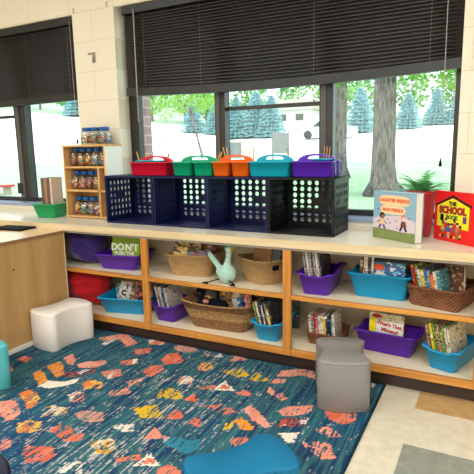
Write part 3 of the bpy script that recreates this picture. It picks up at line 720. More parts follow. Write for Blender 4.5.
facing(.13, .205, .010, pm('redbox', rgb(160, 74, 44), rgb(190, 120, 70), rgb(120, 60, 50), 25, .4), inside(C_l, C_r, .0, .055), C_r+.05, .3, 'reddish brown book at the back of the right pale basket')
facing(.05, .195, .008, mat('slate_card', rgb(112, 122, 136), .6), inside(C_l, C_r, .070, .0), C_r+.3, .12, 'slate grey card at the right in the right pale basket', roll_=.15)
# ================= SUPPLY CADDIES =================
HC = H+.0005+.308+.001
def cup_mesh(x0, x1, y0, y1, h, tp=.006, r=.014):
    cx, cy = (x0+x1)/2, (y0+y1)/2
    b = tub_mesh(x1-x0, y1-y0, h, taper=tp, th=.003, flange=.004, r=r)
    return MB().add(b.v, b.f, 0, True, Matrix.Translation((cx, cy, 0)))
def caddy(key, x, w_, label, flip=False, D=.195, dark=None, y=.195, rz=0):
    """one long tub along one side, two cups along the other, an arched carrying handle between them"""
    r = thing('supply_caddy', label, 'caddy', (x+w_/2, y+D/2, HC), rz, 'supply caddies on the crates'); h = .084; a = w_/2; d = D/2
    s = -1 if not flip else 1
    m1 = cup_mesh(-a, a, *( (-d, -.012) if not flip else (.012, d)), h)
    obj('long_tub', m1, key, r)
    yy = (.012, d) if not flip else (-d, -.012)
    obj('cup', cup_mesh(-a, -.004, *yy, h), key, r); obj('cup', cup_mesh(.004, a, *yy, h), key, r)
    # handle: arch with an opening
    def arch(w2, z0, z1, n_=18): return [(-w2*math.cos(PI*k/n_), z0+(z1-z0)*math.sin(PI*k/n_)**.7) for k in range(n_+1)]
    A_ = arch(a*.90, h-.012, .122); B_ = arch(a*.45, .094, .111)
    hm = MB(); n_ = len(A_)
    for y0_, y1_ in ((-.0095, .0095),):
        v = [(x_, y0_, z_) for x_, z_ in A_]+[(x_, y0_, z_) for x_, z_ in B_]+[(x_, y1_, z_) for x_, z_ in A_]+[(x_, y1_, z_) for x_, z_ in B_]; f = []
        for k in range(n_-1):
            f += [(k, k+1, n_+k+1, n_+k), (2*n_+k+1, 2*n_+k, 3*n_+k, 3*n_+k+1), (k+1, k, 2*n_+k, 2*n_+k+1), (n_+k, n_+k+1, 3*n_+k+1, 3*n_+k)]
        # below the opening
        f += [(n_, 2*n_-1, n_-1, 0), (2*n_+0, 3*n_-1, 4*n_-1, 3*n_), (0, n_-1, 3*n_-1, 2*n_), (n_, 3*n_, 4*n_-1, 2*n_-1)]
        hm.add(v, f)
    hm.box(-a+.01, a-.01, -.0095, .0095, .004, h-.013)
    obj('handle', hm, key, r)
    return r
caddy('red', -1.165, .29, 'red supply caddy on the leftmost navy crate', y=.20)
caddy('emerald', -.838, .29, 'green supply caddy on the second crate', flip=True, y=.20)
caddy('orange', -.552, .245, 'orange supply caddy on the third crate', flip=True, y=.19)
caddy('aqua', -.313, .25, 'aqua blue supply caddy between the orange and the purple caddy', y=.19, D=.20)
caddy('violet', -.058, .235, 'purple supply caddy on the black crate', y=.19)
tr = tub_mesh(.20, .07, .088, taper=.008, th=.003, flange=.003, r=.012)
o = obj('pencil_tray', tr, 'aqua', loc=(-1.035, .252, HC+.006)); tag(o, 'small teal tray standing inside the red caddy', 'tray')
o = obj('pencil_tray', tub_mesh(.10, .07, .09, taper=.006, th=.003, flange=.003, r=.012), 'aqua', loc=(.105, .245, HC+.006)); tag(o, 'small light blue tray inside the purple caddy at right', 'tray')
def pencil(x, y, ln, dx, dy, label, stick=False, g='pencils in the caddies', z0=HC+.008):
    n_ = 'craft_stick' if stick else 'pencil'
    r = thing(n_, label, n_.replace('_', ' '), (x, y, z0), group=g); d = Vector((dx, dy, 1)).normalized()
    q = d.to_track_quat('Z', 'Y').to_matrix().to_4x4()
    if stick: obj('shaft', MB().box(-.0045, .0045, -.001, .001, 0, ln, M=q, bev=.0005), 'stick', r)
    else:
        obj('shaft', MB().lathe([(.0036, 0), (.0036, ln-.012)], 6, M=q, smooth=False), 'pencil', r)
        obj('tip', MB().lathe([(.0036, ln-.012), (.0006, ln)], 6, M=q, smooth=False), 'lead', r)
for k, (x, y, ln, dx, dy) in enumerate(((-1.17, .345, .16, -.34, .05), (-1.12, .345, .155, -.14, .03), (-1.10, .35, .14, .10, .05), (-1.0, .35, .13, .28, .05), (-.98, .35, .135, .2, .03))):
    pencil(x, y, ln, dx, dy, 'pencil leaning out of the red caddy, %s' % ORD[k])
for k, (x, y, ln, dx, dy) in enumerate(((-.74, .34, .155, -.42, .04), (-.60, .34, .15, .30, .03), (-.625, .34, .15, .42, .03))):
    pencil(x, y, ln, dx, dy, 'pencil leaning out of the green caddy, %s' % ORD[k])
for k, (x, y, ln, dx, dy) in enumerate(((-.505, .33, .165, -.25, .02), (-.50, .34, .158, -.18, .03), (-.36, .34, .145, -.1, .02), (-.345, .34, .16, .0, .02), (-.375, .34, .15, -.35, .02))):
    pencil(x, y, ln, dx, dy, 'wooden stick in the orange caddy, %s' % ORD[k], stick=True, g='sticks in the orange caddy')
pencil(-.16, .33, .15, .25, .02, 'thin pencil leaning out of the aqua caddy')
for k in range(5):
    pencil(.115+.011*(k % 3), .235+.014*(k//3), .152-.004*k, .03+.03*k, .0, 'craft stick in the bundle in the purple caddy, %s' % ORD[k], stick=True, g='craft sticks in the purple caddy', z0=HC+.012)

# ================= BOOKS AND PLANT ON THE COUNTER =================
r = thing('picture_book', 'thick picture book with sky blue cover and orange title capsules, upright on the counter', 'book', (.378, .262, H+.001), math.radians(-33))
W_, Hb, tb = .272, .240, .052
obj('cover', MB().box(0, W_, 0, .003, 0, Hb).box(0, W_, tb-.003, tb, 0, Hb).box(0, .003, .003, tb-.003, 0, Hb), 'skyink', r)
obj('pages', MB().box(.003, W_-.004, .003, tb-.003, .002, Hb-.004), 'white', r)
pk = mat('pale_pink_print', rgb(214, 196, 210), .5, var=.05, vscale=20)
def plate(name, pts, m_, d0=-.0006, d1=0): return obj(name, MB().poly(pts, d0, d1), m_, r)
plate('pink_band', [(0, .04), (W_, .04), (W_, .105), (.18, .125), (.09, .118), (0, .10)], pk)
plate('grass_band', [(0, 0), (W_, 0), (W_, .05), (.2, .046), (.1, .052), (0, .050)], 'grassink', -.0009)
def ell(cx, cz, a, b, n_=20, pw=1): return [(cx+a*math.copysign(abs(math.cos(2*PI*k/n_))**pw, math.cos(2*PI*k/n_)), cz+b*math.copysign(abs(math.sin(2*PI*k/n_))**pw, math.sin(2*PI*k/n_))) for k in range(n_)]
plate('title_capsule', ell(.137, .197, .098, .026, 28, .6), 'peachink', -.0009)
plate('title_capsule', ell(.130, .150, .080, .022, 28, .6), 'peachink', -.0009)
textobj('lettering', 'LAUGHTER FRIENDS', .023, 'txtorange', r, (.137, -.0013, .197), R90, bold=.0011, sx=.92)
textobj('lettering', 'MAKE FRIENDS', .021, 'txtorange', r, (.130, -.0013, .150), R90, bold=.001, sx=.95)
skin1, skin2 = mat('print_brown_skin', rgb(150, 98, 70), .6), mat('print_pale_skin', rgb(232, 190, 168), .6)
for (cx, hair, skin, top, leg) in ((.062, 'inkblack', skin1, 'yellow2p', 'txtpurple'), (.200, 'txtorange', skin2, 'brownink', 'txtblack')):
    MT.setdefault('yellow2p', mat('print_cream', rgb(220, 190, 150), .6))
    b = MB()
    b.poly(ell(cx, .118, .017 if cx < .1 else .012, .016, 14), -.0010, 0, 0); b.poly(ell(cx+.003, .113, .011, .012, 12), -.0013, 0, 1)
    b.poly([(cx-.012, .1), (cx+.014, .1), (cx+.020, .072), (cx-.018, .072)], -.0012, 0, 2)
    b.poly([(cx-.016, .072), (cx-.002, .072), (cx-.014, .05), (cx-.026, .052)], -.0011, 0, 3); b.poly([(cx+.002, .072), (cx+.016, .072), (cx+.026, .052), (cx+.014, .05)], -.0011, 0, 3)
    b.poly([(cx-.012, .098), (cx-.034, .118 if cx > .1 else .085), (cx-.030, .124 if cx > .1 else .079), (cx-.008, .09)], -.0011, 0, 1)
    b.poly([(cx+.012, .098), (cx+.032, .082), (cx+.028, .076), (cx+.01, .09)], -.0011, 0, 1)
    obj('child_drawing', b, [hair, skin, top, leg], r)
stb = MB()
for sx_, sz_ in ((.032, .148), (.10, .10), (.152, .098), (.236, .118), (.115, .085), (.16, .062)):
    stb.poly([(sx_+(.006 if k % 2 else .0026)*math.sin(2*PI*k/10), sz_+(.006 if k % 2 else .0026)*math.cos(2*PI*k/10)) for k in range(10)], -.0011, 0)
obj('star_print', stb, 'txtpurple', r)

r = thing('picture_book', 'red book with a yellow schoolhouse and title THE SCHOOL BOOK, standing at the right edge', 'book', (.668, .318, H+.001), math.radians(-42))
redc = mat('bright_red_cover', rgb(232, 30, 28), .35, .4)
W_, Hb = .31, .242
obj('cover', MB().box(0, W_, 0, .003, 0, Hb).box(0, W_, .017, .02, 0, Hb).box(0, .003, .003, .017, 0, Hb), redc, r)
obj('pages', MB().box(.003, W_-.004, .003, .017, .002, Hb-.004), 'page', r)
plate('roof_print', [(.008, .176), (.118, .226), (.236, .184), (.236, .172), (.118, .214), (.008, .166)], 'txtblack', -.0011)
plate('schoolhouse_print', [(.020, .070), (.020, .170), (.118, .212), (.222, .175), (.222, .068)], 'yellowink', -.0007)
textobj('lettering', 'THE', .026, 'txtblack', r, (.118, -.0014, .184), R90, bold=.0014)
textobj('lettering', 'SCHOOL', .044, 'txtblack', r, (.1195, -.0012, .1515), R90, bold=.0034, sx=.95)
textobj('lettering', 'SCHOOL', .044, 'txtred', r, (.118, -.0017, .153), R90, bold=.0018, sx=.95)
textobj('lettering', 'BOOK', .026, 'greenink', r, (.118, -.0014, .118), R90, bold=.0014)
for wx in (.042, .186): plate('window_print', [(wx, .098), (wx+.022, .098), (wx+.022, .130), (wx, .130)], 'txtpurple' if wx > .1 else 'inkblack', -.0011)
rnd = random.Random(4); kb = MB(); km = [bits[i] for i in (0, 1, 2, 3, 4)]+[skin1, skin2, MT['txtblack']]
for k in range(7):
    cx = .062+.0185*k; cz = .070+.014*math.sin(k*1.9); kb.poly(ell(cx, cz+.018, .0085, .009, 10), -.0014, 0, 5+k % 2); kb.poly(ell(cx, cz+.024, .0088, .006, 8), -.0016, 0, 7)
    kb.poly([(cx-.010, cz+.008), (cx+.010, cz+.008), (cx+.013, cz-.016), (cx-.013, cz-.016)], -.0013, 0, rnd.randrange(5))
    kb.poly([(cx-.008, cz-.016), (cx+.008, cz-.016), (cx+.007, cz-.030), (cx-.007, cz-.030)], -.0012, 0, rnd.randrange(5))
obj('children_drawing', kb, km, r)
ft = MB()
for k in range(8): ft.poly([(.040+.018*k, .018), (.052+.018*k, .018), (.052+.018*k, .030), (.040+.018*k, .030)], -.0009, 0, [1, 7, 3, 1, 7, 1, 2, 7][k])
obj('author_print', ft, km, r)

pt = thing('potted_fern', 'green fern in a wide dark red pot on the counter between the two picture books', 'plant', (.592, .374, H+.0005))
obj('pot', MB().lathe([(.052, 0), (.056, .003), (.068, .13), (.073, .215), (.078, .218), (.078, .238), (.072, .238), (.068, .21), (.066, .20), (.001, .20)], 28), 'potred', pt)
obj('soil', MB().lathe([(.0655, .206), (.001, .212)], 20), 'soil', pt)
fb = MB(); rnd = random.Random(7)
for k in range(30):
    az = 2*PI*k/30+rnd.uniform(-.2, .2); ln = rnd.uniform(.10, .20); el = rnd.uniform(.55, 1.4); pts = []; n_ = 14
    px, pz = .008, .212
    for i in range(n_+1):
        a = el-1.25*(i/n_)**1.5; pts.append((px*math.cos(az), px*math.sin(az), pz)); px += ln/n_*math.cos(a); pz += ln/n_*math.sin(a)
    if any(p_[1] > .07 for p_ in pts): pts = [(p_[0], min(p_[1], .062), p_[2]) for p_ in pts]
    fb.tube(pts, .0011, 4)
    for i in range(2, n_+1):
        P_ = Vector(pts[i]); T_ = (Vector(pts[i])-Vector(pts[i-1])).normalized(); S_ = T_.cross(Vector((0, 0, 1))).normalized(); wl = .022*math.sin(PI*min(1, (i+1)/(n_+1.5)))+.004
        for s_ in (-1, 1):
            tipp = P_+S_*s_*wl+T_*wl*.45-Vector((0, 0, wl*.25)); w2 = T_*.0042
            fb.add([P_-w2, P_+w2, tipp+w2*.4, tipp-w2*.2], [(0, 1, 2, 3)])
obj('fronds', fb, 'fern', pt)

G_l = (-1.958, .262, H+.0005); G_r = math.radians(12)
tub('book_basket', 'green', G_l, G_r, .215, .215, .10, 'green plastic basket of brown notebooks at the left end of the counter', 'basket', taper=.022)
for k, (t_, h_, key) in enumerate(((.024, .278, 'brownplain'), (.022, .276, 'tanbrown'), (.022, .280, 'brownplain'), (.012, .278, 'pinkwhite'))):
    if key not in COV:
        COV['tanbrown'] = mat('tan_brown_cover', rgb(158, 122, 102), .6, var=.1); COV['brownplain'] = mat('brown_cover', rgb(112, 80, 66), .6, var=.1); COV['pinkwhite'] = mat('pinkish_white_cover', rgb(216, 196, 188), .6, var=.08)
    book(t_, .13, h_, key, inside(G_l, G_r, -.020+[0, .0255, .050, .069][k], -.06, .008), (0, 0, G_r), ['brown notebook in the green basket, leftmost', 'brown notebook in the green basket, second from left', 'brown notebook in the green basket, third from left', 'pinkish white notebook at the right in the green basket'][k])

# ================= PILLOWS, SOFT TOYS =================
def pillow(name, w_, h_, t_, key, loc, rot, label):
    n_ = 18; v = []; f = []
    for s_ in (-1, 1):
        for j in range(n_+1):
            for i in range(n_+1):
                u, q = 2*i/n_-1, 2*j/n_-1
                th = ((1-abs(u)**2.6)*(1-abs(q)**2.6))**.55; pin = 1-.10*(u*u*(1-q*q)*0+ (1-abs(u)**2)*abs(q)**3*.6+(1-abs(q)**2)*abs(u)**3*.6)
                wv = .012*math.sin(u*5+q*3)*th+.008*math.sin(q*9-u*2)*th
                v.append((u*w_/2*pin, s_*(t_/2*th)+wv, q*h_/2*pin))
    N = (n_+1)**2
    for s_ in (0, 1):
        for j in range(n_):
            for i in range(n_):
                a = s_*N+j*(n_+1)+i; q = (a, a+1, a+n_+2, a+n_+1); f.append(q if s_ == 0 else q[::-1])
    bd = [i for i in range(n_+1)]+[(j)*(n_+1)+n_ for j in range(1, n_+1)]+[n_*(n_+1)+i for i in range(n_-1, -1, -1)]+[j*(n_+1) for j in range(n_-1, 0, -1)]
    for k in range(len(bd)): a, b = bd[k], bd[(k+1) % len(bd)]; f.append((a, a+N, b+N, b))
    o = obj(name, MB().add(v, f, 0, True), key, loc=loc, rot=rot); return tag(o, label, 'pillow')
pillow('pillow', .27, .205, .18, 'pillowp', (-1.545, .165, ZM+.114), (.05, math.radians(9), math.radians(16)), 'purple cushion stuffed in the left end of the middle shelf')
pillow('pillow', .32, .232, .19, 'pillowr', (-1.55, .160, ZB+.135), (.03, math.radians(10), math.radians(20)), 'red cushion stuffed in the left end of the bottom shelf')
def soft(name, spheres, key, parent, vox=.006):
    """one continuous stuffed body: overlapping rounded masses fused by a voxel remesh"""
    b = MB()
    for c_, r_ in spheres: b.sphere(c_, r_, 14)
    o = obj(name, b, key, parent); md = o.modifiers.new('fuse', 'REMESH'); md.mode = 'VOXEL'; md.voxel_size = vox; md.use_smooth_shade = True
    m2 = o.modifiers.new('soft', 'SMOOTH'); m2.iterations = 4; m2.factor = .5
    bpy.context.view_layer.update()
    me = bpy.data.meshes.new_from_object(o.evaluated_get(bpy.context.evaluated_depsgraph_get())); o.modifiers.clear(); o.data = me
    return o
# plain stuffed bird sitting on the middle shelf
bd = thing('stuffed_bird', 'pale mint stuffed bird with long tail and black feet, sitting between two pale baskets', 'stuffed toy', (-.395, .075, ZM+.0005), math.radians(0))
soft('body', [((0, 0, .058), (.054, .048, .055)), ((-.028, .006, .066), (.044, .036, .038)), ((.004, 0, .105), (.024, .023, .03)), ((.008, 0, .135), (.017, .017, .024)), ((.013, 0, .165), (.017, .017, .026)), ((.016, 0, .19), (.017, .017, .02)),
              ((.018, 0, .206), (.026, .025, .025))] + [((-.05-.011*k, .012, .082+.0125*k), (.020-.0012*k, .014, .020)) for k in range(7)], 'mint', bd, .005)
obj('beak', MB().lathe([(.009, 0), (.010, .006), (.006, .022), (.001, .03)], 10, M=Matrix.Translation((.036, -.012, .202)) @ Matrix.Rotation(-PI*.35, 4, 'Z') @ Matrix.Rotation(PI*.58, 4, 'Y')), 'beak', bd)
for s_ in (1,): obj('eye', MB().sphere((.016, -.0245, .212), .0032, 8), 'inkblack', bd)
for (fx, fy, bx, by) in ((-.105, -.045, -.035, -.03), (.062, .03-.06, .03, -.035)):
    lg = MB().tube([(bx, by, .030), ((bx+fx)/2, (by+fy)/2-.004, .020), (fx, fy, .006)], .0035, 7); obj('leg', lg, 'inkblack', bd)
    ft = MB(); 
    for a in (-.7, 0, .7): ft.tube([(fx, fy, .005), (fx+.032*math.sin(a-.5), fy-.028*math.cos(a-.5)*.6, .0045)], [.0045, .004], 7)
    ft.tube([(fx, fy, .005), (fx-.018, fy+.012, .0045)], .004, 7); obj('foot', ft, 'inkblack', bd)
TZ = ZB+.012
def toy(label, loc, rz, main, key, extra=(), name='stuffed_toy'):
    r = thing(name, label, 'stuffed toy', loc, rz); soft('body', main, key, r, .006)
    for nm, fn, k in extra: obj(nm, fn, k, r)
    return r
S = lambda c_, r_: MB().sphere(c_, r_, 10)
toy('grey stuffed toy with tan muzzle at the left in the woven toy basket', (-.590, .235, TZ), 0, [((0, 0, .06), (.055, .05, .06)), ((.0, -.02, .155), (.048, .045, .045)), ((-.035, -.01, .195), .016), ((.035, -.01, .195), .016)], 'greyplush',
    [('muzzle', S((.004, -.058, .148), (.024, .014, .02)), 'tanplush'), ('nose', S((.004, -.073, .155), .006), 'inkblack'), ('eye', S((-.018, -.058, .172), .005), 'inkblack'), ('eye', S((.022, -.058, .172), .005), 'inkblack')])
toy('tan and grey stuffed toy behind the middle of the woven toy basket', (-.480, .235, TZ), 0, [((0, 0, .07), (.05, .05, .07)), ((.0, -.02, .175), (.045, .042, .042)), ((-.036, -.01, .215), .015), ((.034, -.01, .213), .015)], 'tanplush',
    [('muzzle', S((.0, -.058, .165), (.022, .014, .018)), 'greyplush'), ('nose', S((.0, -.072, .171), .006), 'inkblack'), ('eye', S((-.018, -.055, .19), .005), 'inkblack'), ('eye', S((.018, -.055, .19), .005), 'inkblack')])
toy('white stuffed toy in the middle of the woven toy basket', (-.395, .215, TZ), 0, [((0, 0, .07), (.045, .05, .07)), ((0, -.01, .16), (.042, .04, .058)), ((.0, .0, .205), (.03, .03, .03))], 'whiteplush', [('eye', S((-.012, -.047, .175), .0045), 'inkblack'), ('eye', S((.014, -.047, .175), .0045), 'inkblack')])
toy('black stuffed cat with pale eye rings, back right in the toy basket', (-.285, .245, TZ), 0, [((0, 0, .08), (.06, .05, .08)), ((.0, -.015, .195), (.062, .045, .042)), ((-.045, -.01, .225), (.014, .012, .018)), ((.045, -.01, .225), (.014, .012, .018))], 'blackplush',
    [('eye_ring', S((-.025, -.055, .20), (.016, .008, .009)), 'tanplush'), ('eye_ring', S((.027, -.055, .20), (.016, .008, .009)), 'tanplush'), ('eye', S((-.025, -.063, .200), .0045), 'inkblack'), ('eye', S((.027, -.063, .200), .0045), 'inkblack')])
toy('pink stuffed pig in the right front of the woven toy basket', (-.305, .165, TZ+.02), 0, [((0, 0, .07), (.034, .04, .07)), ((0, -.01, .165), (.026, .026, .036))], 'pinkplush', [('snout', S((0, -.038, .158), (.010, .008, .008)), 'pinkplush'), ('eye', S((-.009, -.034, .175), .0035), 'inkblack'), ('eye', S((.011, -.034, .175), .0035), 'inkblack')])
toy('small blue and white stuffed toy at the front rim of the toy basket', (-.352, .150, TZ+.045), 0, [((0, 0, .055), (.024, .024, .055)), ((0, -.006, .122), (.023, .020, .020))], 'blueplush', [('muzzle', S((0, -.026, .118), (.010, .006, .008)), 'whiteplush'), ('eye', S((-.008, -.027, .129), .0035), 'whiteplush'), ('eye', S((.008, -.027, .129), .0035), 'whiteplush')])
toy('dark grey stuffed toy lying along the front left of the woven toy basket', (-.540, .150, TZ+.035), .1, [((-.06, 0, .085), (.05, .035, .04)), ((.0, 0, .09), (.05, .035, .035)), ((.06, .0, .085), (.045, .035, .035))], 'blackplush', [('paw', S((-.03, -.03, .112), (.022, .014, .014)), 'pinkplush')])
toy('brown stuffed toy at the far left end of the woven toy basket', (-.655, .20, TZ+.02), 0, [((.02, 0, .05), (.035, .04, .05)), ((.01, -.01, .145), (.034, .032, .038)), ((-.015, -.005, .18), .012), ((.034, -.005, .18), .012)], 'blackplush', [('eye', S((.0, -.040, .158), .004), 'tanplush'), ('eye', S((.02, -.040, .158), .004), 'tanplush')])

# ================= STOOLS =================
def stool(key, x, y, rz, L_, W_, h, label):
    a, b = W_/2, L_/2; n_ = 10
    base = []
    for k in range(n_): t_ = k/n_; base.append((-a+2*a*t_, -b-.030*math.sin(PI*t_)**.75 if k else -b))
    for k in range(n_): t_ = k/n_; base.append((a-.038*math.sin(PI*t_)**1.1, -b+2*b*t_))
    for k in range(n_): t_ = k/n_; base.append((a-2*a*t_, b+.030*math.sin(PI*t_)**.75 if k else b))
    for k in range(n_): t_ = k/n_; base.append((-a+.038*math.sin(PI*t_)**1.1, b-2*b*t_))
    # soften the outline
    for _ in range(1): base = [tuple((base[i-1][j]+2*base[i][j]+base[(i+1) % len(base)][j])/4 for j in (0, 1)) for i in range(len(base))]
    def ins(d, z): return [(px*(1-d/a), py*(1-d/(b+.03)), z) for px, py in base]
    r = thing('curved_stool', label, 'stool', (x, y, 0.0085 if x < .6 else .001), rz)
    mb = MB().loft([ins(.004, 0), ins(0, .004), ins(-.0005, h*.5), ins(0, h-.012), ins(.003, h-.004), ins(.010, h)], 0, True)
    o = obj('cushion', mb, key, r)
    se = MB(); lp = ins(-.0005, h-.010); se.tube(lp+[lp[0]], .0016, 5); obj('piping', se, key, r)
    return r
stool('whitestool', -1.415, -.213, math.radians(-8.5), .285, .245, .230, 'off-white vinyl curved stool standing against the low plywood cabinet')
stool('greystool', .342, -.165, math.radians(20), .262, .250, .238, 'grey vinyl curved stool on the rug in front of the bookshelf')
stool('bluestool', .298, -1.116, math.radians(-35.3), .285, .228, .230, 'blue vinyl curved stool on the rug at the bottom of the photo')
stool('aquastool', -1.300, -.905, math.radians(-8), .262, .225, .228, 'light aqua vinyl curved stool cut by the left edge of the photo')
stool('navystool', -.420, -1.577, math.radians(-28), .262, .225, .228, 'dark navy stool just showing in the bottom left corner')

